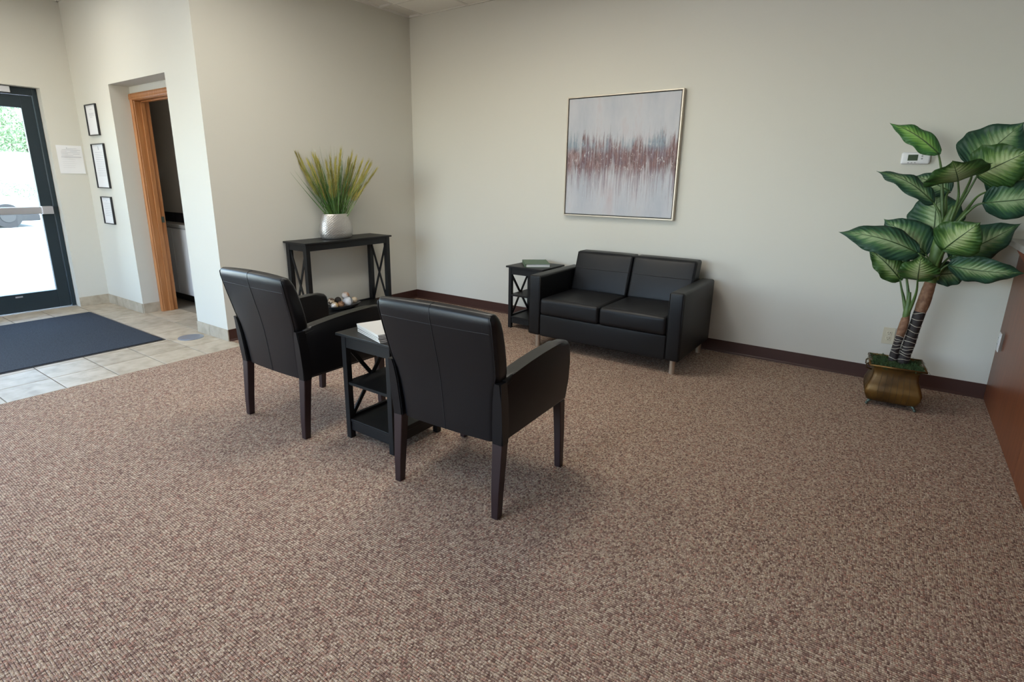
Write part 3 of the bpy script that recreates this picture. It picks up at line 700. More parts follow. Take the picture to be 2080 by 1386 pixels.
# ---------------------------------------------------------------- armchair
def make_armchair(label, loc, rz, group):
    t = thing('armchair', label, 'chair', loc, rz, group)
    # backrest: lofted slab
    sec = [(.335, -.270, .085, .248), (.40, -.277, .085, .250), (.46, -.283, .085, .254), (.52, -.290, .085, .260), (.57, -.297, .085, .268), (.61, -.304, .088, .281),
           (.64, -.310, .090, .289), (.70, -.324, .090, .294), (.76, -.339, .088, .298), (.82, -.353, .082, .301), (.86, -.362, .074, .303), (.885, -.364, .060, .301), (.898, -.357, .040, .295), (.903, -.347, .014, .288)]
    def rr(hw, y0, y1, z, bow):
        pts = []; n = 5; r = min(.026, (y1-y0)/2.05)
        for cx, cy, a0 in ((hw-r, y0+r, -90), (hw-r, y1-r, 0), (-hw+r, y1-r, 90), (-hw+r, y0+r, 180)):
            for q in range(n+1):
                a = R_(a0 + 90*q/n); pts.append((cx + r*math.cos(a), cy + r*math.sin(a), z))
        out = []
        m = len(pts)
        for i in range(m):   # a few extra points along the long faces, gently bowed
            p, q = Vector(pts[i]), Vector(pts[(i+1) % m]); out.append(p)
            if (q-p).length > .2:
                for s in range(1, 6):
                    w_ = p.lerp(q, s/6); w_.y += (bow if w_.y < (y0+y1)/2 else -bow*1.6)*-(1-(w_.x/hw)**2); out.append(w_)
        for v_ in out: v_.z = z + (.008*(1-(v_.x/hw)**2) if z > .86 else 0)
        return out
    bm = NB(); loft(bm, [rr(hw, y, y+th, z, .008) for z, y, th, hw in sec]); obj('backrest', bm, leather, t, smooth=True, angle=60)
    # seams on the back: centre seam and the top panel seam, back piping
    bk = [o for o in bpy.data.objects if o.parent == t and o.name.startswith('backrest')][0]
    bm = NB()
    tube(bm, [(0, y-.0085, z+(.008 if z > .86 else 0)) for z, y, th, hw in sec[:11]] + [(0, -.3715, .893), (0, -.365, .906), (0, -.352, .9122), (0, -.336, .9122)], .0016, 5)
    tube(bm, [(x*.300, -.3535-.0082*(1-x*x), .826) for x in (-.93, -.6, -.3, 0, .3, .6, .93)], .0016, 5)
    obj('seam', bm, seam_m, bk)
    for s in (-1, 1):
        bm = NB(); tube(bm, [(s*(hw-.010), y+.0035, z) for z, y, th, hw in sec[5:11]] + [(s*.288, -.3625, .885), (s*.283, -.353, .897)], .0028, 6)
        obj('piping', bm, leather, bk, smooth=True)
    # seat
    bm = NB(); cushion(bm, (0, .02, .405), (.488, .52, .115), .032, (0, 0, .018), n=8); obj('seat', bm, leather, t, smooth=True)
    bm = NB(); box(bm, -.285, .285, -.262, .262, .338, .372, .004); obj('seat_frame', bm, leather, t)
    # arms with curved top and rounded nose
    top = [(-.262, .618), (-.21, .628), (-.14, .637), (-.06, .646), (.04, .654), (.13, .658), (.21, .660), (.262, .659), (.292, .651), (.310, .634), (.317, .610)]
    poly = [(-.262, .345), (.288, .350), (.300, .45), (.310, .54)] + top[::-1]
    for s in (-1, 1):
        bm = NB(); x0, x1 = (.236, .300) if s > 0 else (-.300, -.236)
        profile_x(bm, poly, x0, x1, .020, 4)
        a = obj('arm', bm, leather, t, smooth=True, angle=50)
        bm = NB(); tube(bm, [(s*.2995, y, z-.022) for y, z in top[:9]], .0016, 5); obj('seam', bm, seam_m, a)
        for v_ in a.data.vertices: v_.co.x += s*.008*max(0, v_.co.y+.26)/.56
        # leather covered rear post
        bm = NB()
        def sq(x0, x1, y0, y1, z): return [(x0*s, y0, z), (x1*s, y0, z), (x1*s, y1, z), (x0*s, y1, z)]
        loft(bm, [sq(.248, .301, -.285, -.235, .338), sq(.250, .302, -.291, -.236, .42), sq(.256, .303, -.299, -.240, .52), sq(.266, .303, -.306, -.25, .59), sq(.272, .303, -.309, -.255, .612)])
        bmesh.ops.bevel(bm, geom=[e for e in bm.edges if abs(e.verts[0].co.z-e.verts[1].co.z) > .02], offset=.005, segments=2, affect='EDGES')
        obj('rear_post', bm, leather, t, smooth=True, angle=40)
        # legs
        bm = NB(); loft(bm, [sq(.258, .292, -.302, -.266, 0), sq(.254, .295, -.299, -.258, .12), sq(.251, .298, -.291, -.247, .24), sq(.249, .300, -.285, -.238, .340)])
        bmesh.ops.bevel(bm, geom=bm.edges[:], offset=.003, segments=1, affect='EDGES'); obj('leg', bm, espresso, t)
        bm = NB(); loft(bm, [sq(.279, .312, .238, .272, 0), sq(.270, .308, .238, .280, .18), sq(.258, .300, .238, .288, .350)])
        bmesh.ops.bevel(bm, geom=bm.edges[:], offset=.003, segments=1, affect='EDGES'); obj('leg', bm, espresso, t)
    return t
make_armchair('black leather armchair nearest the camera, right of the magazine table', (3.104, -2.762, 0), R_(2.8), 'armchairs on the carpet')
far = make_armchair('black leather armchair left of the magazine table, nearer the entry door', (1.842, -2.780, 0), R_(.2), 'armchairs on the carpet')

# ---------------------------------------------------------------- loveseat
t = thing('loveseat', 'black leather two seat loveseat with metal feet against the back wall', 'sofa', (2.792, -.46, 0))
def lx(x): return x-2.792
def ly(y): return y+.46
for x0, x1 in ((2.140, 2.250), (3.335, 3.445)):
    bm = NB(); cushion(bm, (lx((x0+x1)/2), ly(-.463), .3665), (x1-x0, .775, .513), .018, (.003, .003, .003), n=4); a = obj('arm', bm, leather_l, t, smooth=True)
    bm = NB(); xo_ = x0+.004 if x0 < 2.5 else x1-.004; xi_ = x1-.004 if x0 < 2.5 else x0+.004
    for xx in (xo_, xi_): tube(bm, [(lx(xx), ly(-.848), .118), (lx(xx), ly(-.848), .612)], .0022, 5)
    obj('seam', bm, leather_l, a, smooth=True)
bm = NB(); cushion(bm, (lx(2.7925), ly(-.825), .202), (1.085, .04, .188), .010, (0, .004, 0), n=6); obj('front_panel', bm, leather_l, t, smooth=True)
bm = NB(); box(bm, lx(2.25), lx(3.335), ly(-.81), ly(-.10), .115, .285); obj('seat_frame', bm, leather_l, t)
bm = NB(); cushion(bm, (lx(2.7925), ly(-.115), .365), (1.085, .075, .505), .015, n=4); obj('back_frame', bm, leather_l, t, smooth=True)
for x0, x1 in ((2.252, 2.791), (2.794, 3.333)):
    def dip(q, x0=x0, x1=x1):
        # soft crease corners near the front edge
        u = (q.x - lx(x0))/(x1-x0); f = max(0, min(1, (ly(-.55)-q.y)/.3))
        if q.z > .40: q.z += .004*f*math.sin(PI*u)
        return q
    bm = NB(); cushion(bm, (lx((x0+x1)/2), ly(-.532), .365), (x1-x0, .655, .142), .028, (0, .006, .012), n=10, fn=dip); obj('seat_cushion', bm, leather_l, t, smooth=True)
for x0, x1 in ((2.254, 2.790), (2.795, 3.331)):
    def lean(q):
        k = (q.z-.42); q.y += k*.33 ; return q
    def crease(q):
        q = lean(q)
        return q
    root_y = -.335
    bm = NB(); cushion(bm, (lx((x0+x1)/2), ly(root_y+.075), .600), (x1-x0, .150, .345), .022, (0, .014, .004), n=10, fn=crease); bc = obj('back_cushion', bm, leather_l, t, smooth=True)
    bm = NB(); zc = .630
    tube(bm, [(lx(x0+.012+(x1-x0-.024)*k/8), ly(root_y)+(zc-.42)*.33-.0140*(1-((k/4)-1)**2)-.0002, zc) for k in range(9)], .0032, 5)
    obj('seam', bm, seam_m, bc)
    bm = NB()
    yy = lambda z: ly(root_y)+(z-.42)*.33
    c = [(lx(x0)+.008, yy(.435)+.006, .435), (lx(x0)+.008, yy(.765)+.006, .765), (lx(x1)-.008, yy(.765)+.006, .765), (lx(x1)-.008, yy(.435)+.006, .435)]
    tube(bm, c, .0028, 5); obj('piping', bm, leather_l, bc, smooth=True)
for x in (2.208, 3.385):
    for y in (-.795, -.135):
        bm = NB(); disc_prism(bm, (lx(x), ly(y), .0575), .021, .115, 20); obj('leg', bm, silver, t, smooth=True, angle=40)

# ---------------------------------------------------------------- book and magazines
t = thing('book', 'thick dark green hardcover book lying on the end table beside the loveseat', 'book', (1.842, -.272, .6055), R_(129))
green = mat('green_cloth', (.085, .14, .085), .6, bump=(300, .2, .001)); pages = mat('page_block', (.66, .65, .62), .8, bump=(400, .3, .001), stretch=(.1, .1, 4))
# local x = long side; y+ = spine side toward the left of the photo
bm = NB(); box(bm, -.145, .145, -.112, .108, .003, .029, .001); obj('pages', bm, pages, t)
bm = NB(); box(bm, -.150, .150, -.117, .117, 0, .003, .001); box(bm, -.150, .150, -.117, .117, .029, .0325, .001); box(bm, -.150, .150, .110, .117, .003, .029, .001)
obj('cover', bm, green, t)
cov = mat('magazine_cover', (.62, .60, .58), .35); cov2 = mat('magazine_cover_grey', (.12, .11, .11), .4)
orange = mat('cover_orange', (.55, .22, .10), .4); blue = mat('cover_blue', (.10, .16, .26), .4)
mp_ = mat('magazine_pages', (.70, .66, .60), .7)
labs = ['white glossy magazine with an orange picture, topmost on the end table', 'white magazine second from the top of the stack on the end table', 'white magazine third from the top of the stack on the end table',
        'white magazine fourth from the top of the stack on the end table', 'white magazine at the bottom of the stack on the end table']
for k in range(5):
    z = .605 + .0080*k
    off = ((.012, -.004), (.010, -.003), (.002, .001), (.003, 0), (0, 0))[k]; rot = (-17.0, -17.6, -18.6, -18, -18.2)[k]
    o = thing('magazine', labs[4-k], 'magazine', (2.494+off[0], -2.793+off[1], z), R_(rot), 'magazines stacked on the end table')
    bm = NB(); box(bm, -.136, .136, -.103, .103, .0006, .0068); obj('pages', bm, mp_, o)
    bm = NB(); box(bm, -.1365, .1365, -.1035, .105, .0066, .0074); box(bm, -.1365, .1365, -.1035, .105, 0, .0008); box(bm, -.1375, .1375, .1035, .105, .0006, .0068)
    c = obj('cover', bm, cov if k == 4 else cov2, o)
    if k == 4:
        bm = NB(); box(bm, -.085, .03, .045, .095, .0074, .0076); obj('picture', bm, orange, c)
        bm = NB(); box(bm, -.07, .05, .030, .043, .0074, .0076); obj('picture_stripe', bm, blue, c)

# ---------------------------------------------------------------- vase with grass on the console
vx, vy, vz = .168, -1.255, .822
t = thing('vase', 'oval hammered silver vase on the console table', 'vase', (vx, vy, vz))
prof = [(0, .80, .0), (.004, .86, 0), (.02, .93, 0), (.05, .985, 0), (.085, 1.0, 0), (.12, .975, 0), (.16, .92, 0), (.20, .84, 0), (.228, .775, 0), (.236, .75, 0)]
NV = 64
def hr(z, k, inner=0):
    s = 1
    for a, b in zip(prof, prof[1:]):
        if a[0] <= z <= b[0]+1e-9: s = a[1] + (b[1]-a[1])*(z-a[0])/max(1e-9, b[0]-a[0])
    return s
bm = NB(); rings = []
NZ = 44
for i in range(NZ+1):
    z = .236*i/NZ; ring_ = []
    for k in range(128):
        a = 2*PI*k/128
        d = .0016*math.cos((k + (i % 4)*2)*PI/4*1.0)*math.cos(i*PI/2) if 1 < i < NZ-1 else 0
        # alternating dimples, brick pattern
        d = .0034*(1.0 if (k + 2*((i//2) % 2)) % 4 < 2 else 0)*(i % 2) if 1 < i < NZ-1 else 0
        s = hr(z, k); ring_.append((math.cos(a)*(.106*s+d), math.sin(a)*(.180*s+d), z))
    rings.append(ring_)
s = .75
rings.append([(math.cos(2*PI*k/128)*(.106*s-.006), math.sin(2*PI*k/128)*(.18*s-.006), .236) for k in range(128)])
rings.append([(math.cos(2*PI*k/128)*(.100*s), math.sin(2*PI*k/128)*(.172*s), .19) for k in range(128)])
loft(bm, rings); obj('body', bm, hammer, t, smooth=True, angle=50)
bm = NB(); loft(bm, [[(math.cos(2*PI*k/32)*.073, math.sin(2*PI*k/32)*.128, z) for k in range(32)] for z in (.192, .205)]); obj('fill', bm, moss_m, t)
t = thing('grass_bunch', 'artificial green and yellow ornamental grass standing in the silver vase', 'grass', (vx, vy, vz+.207))
rg = random.Random(11)
side = Vector((.45, .89, 0))   # the bunch fans out mostly along the wall
def blade(bm, root, tip, w, bend):
    root, tip = Vector(root), Vector(tip); d = tip-root; s = d.cross(Vector((rg.uniform(-1, 1), rg.uniform(-1, 1), .1))).normalized()
    pr = None
    for i in range(6):
        q = i/5; p = root.lerp(tip, q) + Vector((0, 0, bend*math.sin(q*PI))); ww = w*(1-q**1.6)*.5+.0003
        cur = (bm.verts.new(p+s*ww), bm.verts.new(p-s*ww))
        if pr: bm.faces.new((pr[0], pr[1], cur[1], cur[0]))
        pr = cur
bm = NB(); tips = []
for i in range(230):
    a = rg.gauss(0, .32); a = max(-.66, min(.60, a)); b = rg.gauss(0, .16); ln = rg.uniform(.36, .60)
    if abs(a) < .22: ln *= rg.uniform(.85, 1.12)
    r0 = Vector((rg.uniform(-.04, .04), 0, 0)) + side*(a*.11 + rg.uniform(-.03, .03))
    dirv = (side*math.sin(a) + Vector((-side.y, side.x, 0))*-math.sin(b)*.8 + Vector((0, 0, math.cos(a)))).normalized()
    tp = r0 + dirv*ln
    if tp.x + vx < .012: tp.x = .012 - vx + rg.uniform(0, .03)
    blade(bm, r0, tp, rg.uniform(.004, .007), rg.uniform(-.01, .03))
tag(obj('blades', bm, grass_g, t), kind='stuff')
bm = NB()
PL = [(-.46, .70), (-.40, .66), (-.36, .60), (-.24, .64), (-.20, .62), (-.16, .58), (-.04, .60), (.04, .60), (.13, .68), (.17, .66), (.30, .68), (.36, .66), (.42, .62), (.50, .64), (.58, .66), (.64, .60), (.24, .60), (-.30, .52), (.33, .56), (-.12, .54), (.47, .56), (.54, .60)]
for a, ln in PL:
    ln *= .94; r0 = side*(a*.11) + Vector((rg.uniform(-.03, .03), 0, 0)); b = rg.gauss(0, .11)
    dirv = (side*math.sin(a) + Vector((side.y, -side.x, 0))*b + Vector((0, 0, math.cos(a)))).normalized()
    for i in range(330):
        q = rg.uniform(.30, .93); p = r0 + dirv*ln*q
        o_ = Vector((rg.gauss(0, 1), rg.gauss(0, 1), rg.gauss(0, .4))).normalized()
        e = p + dirv*rg.uniform(.045, .090) + o_*rg.uniform(.012, .044)*(1.25-q)
        if e.x + vx < .008: e.x = .008 - vx
        if p.x + vx < .008: p.x = .008 - vx
        blade(bm, p, e, .0019, 0)
tag(obj('plumes', bm, grass_y, t), 'feathery yellow green plumes', kind='stuff')

# ---------------------------------------------------------------- tray with decorative balls on the lower shelf
zs = .1185
t = thing('tray', 'dark oval tray of decorative balls on the lower console shelf', 'tray', (.175, -1.235, zs), R_(-3))
bm = NB(); rings = []
for q, z in ((.45, 0), (.60, .002), (.82, .018), (.97, .040), (1.0, .046), (.975, .046), (.80, .024), (.58, .008), (.2, .006)):
    rings.append([(math.cos(2*PI*k/48)*.105*q, math.sin(2*PI*k/48)*.20*q, z) for k in range(48)])
loft(bm, rings); obj('bowl', bm, mat('pewter', (.16, .16, .17), .35, .8), t, smooth=True, angle=40)
def ball(name, label, c, r, m, sub=None):
    bm = NB(); sphere(bm, (0, 0, 0), r, u=24, v=16)
    o = obj(name, bm, m, None, c, smooth=True); tag(o, label, 'ornament', 'decorative balls in the tray')
    return o
cream = mat('cream_shell', (.52, .40, .26), .5, var=(30, (.70, .62, .50), .4, .6), bump=(60, .8, .004))
gold = mat('gold_white_glaze', (.60, .40, .17), .25, .3, var=(9, (.75, .70, .66), .42, .55))
twig = mat('woven_twig', (.07, .04, .025), .8, var=(48, (.58, .46, .33), .46, .54), bump=(50, 1, .006))
brownb = mat('brown_bark_ball', (.10, .045, .022), .7, var=(22, (.36, .20, .11), .45, .6), bump=(40, 1, .005))
greyb = mat('grey_marbled', (.42, .43, .46), .35, var=(14, (.62, .62, .64), .4, .55))
pinkb = mat('peach_glaze', (.46, .25, .15), .35, var=(8, (.72, .64, .58), .42, .56))
darkb = mat('dark_woven', (.02, .015, .012), .8, bump=(60, 1, .006))
ball('decorative_ball', 'small gold and pearl glazed ball at the left front of the tray', (.200, -1.360, .172), .036, gold)
ball('decorative_ball', 'speckled openwork twig ball behind the gold ball in the tray', (.115, -1.335, .197), .037, twig)
ball('decorative_ball', 'brown bark covered ball between the gold and grey balls', (.205, -1.290, .170), .036, brownb)
ball('decorative_ball', 'dark woven ball above the brown bark ball', (.125, -1.258, .198), .034, darkb)
gb = ball('decorative_ball', 'largest grey marbled ball with a dark stripe in the tray', (.200, -1.195, .183), .050, greyb)
bm = NB(); tube(bm, [(math.cos(a)*.0502, .006+math.sin(a)*.0502*.2, math.sin(a)*.0502) for a in [2*PI*k/32 for k in range(33)]], .003, 5); obj('stripe', bm, mat('dark_stripe', (.06, .07, .07), .5), gb, smooth=True)
ball('decorative_ball', 'peach and white glazed ball perched at the back of the tray', (.118, -1.155, .228), .040, pinkb)
ball('decorative_ball', 'small cream shell covered ball at the right end of the tray', (.185, -1.105, .185), .032, cream)

# ---------------------------------------------------------------- planter and tall plant
LEAVES = [
    ([4.722,-.34,1.574],[4.447,-.3,1.785],.114,25,.03,2), ([4.838,-.42,1.413],[4.78,-.66,1.544],.281,0,.03,1), ([4.900,-.22,1.50],[5.10,-.15,1.775],.30,0,-.02,0),
    ([4.922,-.4,1.448],[5.115,-.52,1.60],.25,8,.03,1), ([4.996,-.3,1.359],[5.214,-.3,1.52],.215,35,.03,0), ([4.983,-.38,1.292],[5.278,-.4,1.366],.208,20,.03,0),
    ([4.746,-.36,1.284],[4.424,-.34,1.492],.121,40,.04,0), ([4.817,-.22,1.355],[4.62,-.16,1.467],.131,0,.02,0), ([4.785,-.24,1.07],[4.76,-.14,1.39],.262,0,.02,0),
    ([4.717,-.44,.982],[4.283,-.5,1.108],.19,30,.05,0), ([4.762,-.3,.965],[4.506,-.22,1.19],.225,10,.03,0), ([4.655,-.4,.803],[4.456,-.44,1.01],.134,20,.03,1),
    ([4.671,-.34,.898],[4.545,-.3,.94],.11,10,.02,0), ([4.741,-.5,.826],[4.729,-.66,1.016],.189,0,.03,1), ([4.835,-.5,1.02],[4.965,-.62,1.215],.225,0,.03,1),
    ([4.885,-.36,.955],[5.175,-.3,1.20],.20,15,.03,0), ([4.885,-.42,.915],[5.225,-.46,.930],.150,20,.04,0), ([4.83,-.32,.84],[5.01,-.26,.882],.14,0,.02,0)]
PETIOLES = [
    [[4.722,-.34,1.574],[4.752,-.33,1.479],[4.784,-.34,1.32],[4.808,-.36,1.174]], [[4.838,-.42,1.413],[4.857,-.4,1.323],[4.852,-.38,1.236],[4.836,-.37,1.117]],
    [[4.900,-.22,1.50],[4.905,-.27,1.43],[4.873,-.34,1.293],[4.84,-.36,1.14]], [[4.922,-.4,1.448],[4.896,-.39,1.352],[4.862,-.37,1.236],[4.838,-.37,1.102]],
    [[4.996,-.3,1.359],[4.949,-.31,1.324],[4.909,-.34,1.243],[4.85,-.36,1.123]], [[4.983,-.38,1.292],[4.947,-.37,1.274],[4.904,-.36,1.214],[4.855,-.36,1.117]],
    [[4.746,-.36,1.284],[4.77,-.36,1.25],[4.795,-.36,1.2],[4.815,-.36,1.1]], [[4.817,-.22,1.355],[4.807,-.26,1.319],[4.816,-.32,1.232],[4.825,-.36,1.131]],
    [[4.785,-.24,1.074],[4.796,-.28,1.016],[4.811,-.34,.946],[4.823,-.38,.881]], [[4.717,-.44,.982],[4.776,-.42,.936],[4.804,-.4,.89],[4.82,-.38,.837]],
    [[4.762,-.3,.965],[4.787,-.33,.927],[4.812,-.36,.877],[4.824,-.38,.828]], [[4.655,-.4,.803],[4.676,-.4,.735],[4.692,-.4,.689],[4.722,-.41,.585]],
    [[4.671,-.34,.898],[4.692,-.38,.798],[4.714,-.4,.708],[4.725,-.41,.59]], [[4.741,-.5,.826],[4.749,-.46,.753],[4.744,-.43,.678],[4.727,-.41,.575]],
    [[4.844,-.5,1.034],[4.835,-.46,.991],[4.826,-.42,.926],[4.827,-.38,.844]], [[4.885,-.36,.97],[4.862,-.37,.938],[4.845,-.38,.892],[4.832,-.38,.838]],
    [[4.898,-.42,.929],[4.869,-.41,.913],[4.847,-.4,.874],[4.838,-.38,.82]], [[4.84,-.32,.85],[4.835,-.34,.833],[4.832,-.36,.817],[4.831,-.38,.801]]]
PX, PY = 4.722, -.45
t = thing('potted_plant', 'tall artificial dumb cane plant in an aged brass planter beside the counter', 'plant', (PX, PY, 0))
O = Vector((PX, PY, 0)); prz = R_(4)
pot = bpy.data.objects.new('planter', None); COL.objects.link(pot); pot.parent = t; pot.rotation_euler = (0, 0, prz); pot['label'] = 'square aged brass bombe planter'
def rsq(hx, hy, z, r=.02, n=3, w=0):
    pts = []
    for cx, cy, a0 in ((hx-r, -hy+r, -90), (hx-r, hy-r, 0), (-hx+r, hy-r, 90), (-hx+r, -hy+r, 180)):
        for q in range(n+1):
            a = R_(a0 + 90*q/n); pts.append((cx+r*math.cos(a), cy+r*math.sin(a), z))
    return pts
bm = NB()
loft(bm, [rsq(.105, .105, .024), rsq(.134, .134, .038), rsq(.149, .149, .075), rsq(.151, .151, .11), rsq(.138, .138, .15), rsq(.124, .124, .19), rsq(.119, .119, .225), rsq(.124, .124, .252), rsq(.138, .138, .268), rsq(.128, .128, .268), rsq(.115, .115, .24), rsq(.110, .110, .20)])
obj('body', bm, brass_m, pot, smooth=True, angle=50)
bm = NB()
for s1 in range(4):
    rot = Matrix.Rotation(s1*PI/2, 4, 'Z')
    for k in range(1, 7):
        x = -.112+.032*k
        pts = [rot @ Vector((x*f, -d-.0005, z)) for z, d, f in ((.042, .137, .95), (.075, .149, 1.0), (.11, .151, 1.03), (.15, .138, 1.0), (.19, .124, .93), (.225, .119, .9))]
        tube(bm, pts, .0011, 4)
obj('fluting', bm, brass_d, pot)
bm = NB()
for a, b in (((-1, -1), (1, -1)), ((1, -1), (1, 1)), ((1, 1), (-1, 1)), ((-1, 1), (-1, -1))):
    tube(bm, [(a[0]*.146, a[1]*.146, .270), (b[0]*.146, b[1]*.146, .270)], .006, 8)
obj('rim', bm, brass_m, pot, smooth=True)
for i in (-1, 1):
    for k in (-1, 1):
        bm = NB(); tube(bm, [(i*.092, k*.092, .040), (i*.112, k*.112, .032), (i*.122, k*.122, .018), (i*.124, k*.124, .009)], [.016, .012, .008, .006], 8); sphere(bm, (i*.127, k*.127, .0095), .0095, u=10, v=8); obj('foot', bm, verdi, pot, smooth=True)
bm = NB()
for s_ in (-1,):
    for yy in (-.05, .05):
        tube(bm, [(s_*.142, yy, .262), (s_*.160, yy, .250), (s_*.160, yy, .225), (s_*.128, yy, .215)], .005, 6)
obj('handle', bm, brass_d, pot, smooth=True)
# moss: bumpy heap plus strands
bm = NB(); n_ = 18; G = []
for i in range(n_+1):
    row = []
    for k in range(n_+1):
        x, y = -.125+.25*i/n_, -.125+.25*k/n_
        z = .252 + .028*noise.noise(Vector((x*22, y*22, 1))) + .018*(1-max(abs(x), abs(y))/.125)
        row.append(bm.verts.new((x, y, z)))
    G.append(row)
for i in range(n_):
    for k in range(n_): bm.faces.new((G[i][k], G[i+1][k], G[i+1][k+1], G[i][k+1]))
rm = random.Random(5)
for i in range(900):
    x, y = rm.uniform(-.14, .14), rm.uniform(-.14, .14)
    z = .262+.02*noise.noise(Vector((x*22, y*22, 1))); a = rm.uniform(0, 2*PI); r = rm.uniform(.01, .03)
    p = [(x+math.cos(a)*r*q, y+math.sin(a)*r*q, z+.014*math.sin(q*PI)*rm.uniform(.3, 1.3)) for q in (0, .35, .7, 1)]
    tube(bm, p, .0011, 3, False)
mo = obj('moss', bm, moss_m, t); mo.rotation_euler = (0, 0, prz); tag(mo, kind='stuff')
# trunks
def rel(p): return Vector(p) - O
T1 = [((4.750, -.4, .235), .038), ((4.759, -.4, .33), .033), ((4.768, -.4, .39), .033), ((4.778, -.395, .50), .032), ((4.790, -.39, .61), .0325)]
H1 = [((4.789, -.39, .60), .032), ((4.799, -.385, .669), .036), ((4.806, -.382, .74), .034), ((4.812, -.38, .80), .030)]
S1 = [((4.803, -.384, .70), .028), ((4.812, -.38, .80), .030), ((4.817, -.37, .888), .029), ((4.813, -.37, .96), .036), ((4.818, -.37, 1.03), .040), ((4.828, -.36, 1.12), .038), ((4.836, -.36, 1.20), .022), ((4.846, -.36, 1.27), .008)]
T2 = [((4.699, -.41, .235), .026), ((4.702, -.41, .33), .0235), ((4.709, -.41, .40), .022), ((4.714, -.41, .445), .023)]
H2 = [((4.713, -.41, .438), .023), ((4.719, -.41, .499), .026), ((4.724, -.41, .55), .024), ((4.728, -.41, .585), .016)]
S2 = [((4.722, -.41, .52), .015), ((4.724, -.41, .60), .021), ((4.722, -.41, .66), .015), ((4.720, -.41, .73), .006)]
def seg(name, pts, m, lab=None):
    bm = NB(); P = []; Rr = []
    for (a, ra), (b, rb) in zip(pts, pts[1:]):
        for q in (0, .25, .5, .75): P.append(rel(a).lerp(rel(b), q)); Rr.append((ra+(rb-ra)*q)*(1+.02*math.sin(len(P)*2.1)))
    P.append(rel(pts[-1][0])); Rr.append(pts[-1][1]); tube(bm, P, Rr, 14); o = obj(name, bm, m, t, smooth=True)
    if lab: o['label'] = lab
    return o
for T_, H_, S_, nr in ((T1, H1, S1, 12), (T2, H2, S2, 8)):
    tr = seg('trunk', T_, bark_m, 'dark trunk wound with cream rings')
    bm = NB(); rr_ = random.Random(nr)
    for i in range(nr):
        q = (i+.6)/nr*(len(T_)-1); a = int(min(q, len(T_)-2)); f = q-a
        c = rel(T_[a][0]).lerp(rel(T_[a+1][0]), f); r = (T_[a][1]+(T_[a+1][1]-T_[a][1])*f)*1.03
        tx, ty = rr_.uniform(-.3, .3), rr_.uniform(-.3, .3)
        tube(bm, [c + Vector((math.cos(b)*r, math.sin(b)*r, (math.cos(b)*tx+math.sin(b)*ty)*r+.002*math.sin(3*b+i))) for b in [2*PI*k/20 for k in range(21)]], .0019, 5)
    obj('ring_scars', bm, cream_m, tr)
    seg('husk', H_, husk_m, 'papery brown leaf husk'); seg('leaf_sheath', S_, stem_m, 'pale green leaf sheath')
VW = Vector((-.05, -1, .06)).normalized()
rl = random.Random(21)
for i, ((B, T_, wd, roll, bow, kind), pet) in enumerate(zip(LEAVES, PETIOLES)):
    B, T_ = rel(B), rel(T_); ax = T_-B; ln = ax.length; ax.normalize()
    n0 = (VW - ax*VW.dot(ax)).normalized(); n0 = Matrix.Rotation(R_(roll), 3, ax) @ n0; sd = ax.cross(n0).normalized()
    NL, NW = 22, 10; bm = NB(); uvl = bm.loops.layers.uv.new('UVMap'); G = []; rib = []
    ph = rl.uniform(0, 6); fold = rl.uniform(.08, .2)
    for a in range(NL+1):
        q = a/NL
        hwid = wd*.56*(math.sin(PI*min(1, q**.72))**.72 if 0 < q < 1 else 0)
        if q > .84: hwid *= (1-q)/.16*.55+.45 if q < 1 else 0
        hwid = max(hwid, .0015)
        c = B + ax*ln*q + n0*(bow*math.sin(PI*q)) + Vector((0, 0, -.02*q*q)); rib.append(c + n0*.0005)
        row = []
        for k in range(NW+1):
            u = -1 + 2*k/NW
            wv = .010*(abs(u)**1.8)*math.sin(q*17+ph+(1.4 if u > 0 else 0)) * (1 if q < .95 else .3)
            edge = 1 + .035*math.sin(q*23+ph*2+(2 if u > 0 else 0))*abs(u)
            p = c + sd*(u*hwid*edge) + ax*(-.012*abs(u)) + n0*(wv - fold*hwid*abs(u)**1.3)
            if p.y + PY > -.012: p.y = -.012 - PY
            row.append((bm.verts.new(p), (k/NW, q)))
        G.append(row)
    for a in range(NL):
        for k in range(NW):
            q4 = (G[a][k], G[a+1][k], G[a+1][k+1], G[a][k+1]); f = bm.faces.new([x[0] for x in q4])
            for lp, x in zip(f.loops, q4): lp[uvl].uv = x[1]
    lf = obj('leaf', bm, (leaf_top, leaf_un, leaf_br)[kind], t, smooth=True)
    s_ = lf.modifiers.new('s', 'SOLIDIFY'); s_.thickness = .0012
    bm = NB(); tube(bm, rib[:-2], [.0034*(1-a/len(rib))+.0007 for a in range(len(rib)-2)], 6); obj('midrib', bm, rib_m, lf, smooth=True)
    # petiole, smooth curve through its points into the sheath
    P = [rel(p) for p in pet]; pts = []; rad = []
    for a in range(len(P)-1):
        p0 = P[max(a-1, 0)]; p1 = P[a]; p2 = P[a+1]; p3 = P[min(a+2, len(P)-1)]
        for q in (0, .2, .4, .6, .8):
            pts.append(.5*((2*p1)+(-p0+p2)*q+(2*p0-5*p1+4*p2-p3)*q*q+(-p0+3*p1-3*p2+p3)*q**3)); rad.append(.0045+.0075*((a+q)/3)**1.3)
    pts.append(P[-1]); rad.append(.012)
    bm = NB(); tube(bm, pts, rad, 8); obj('petiole', bm, stem_m, t, smooth=True)

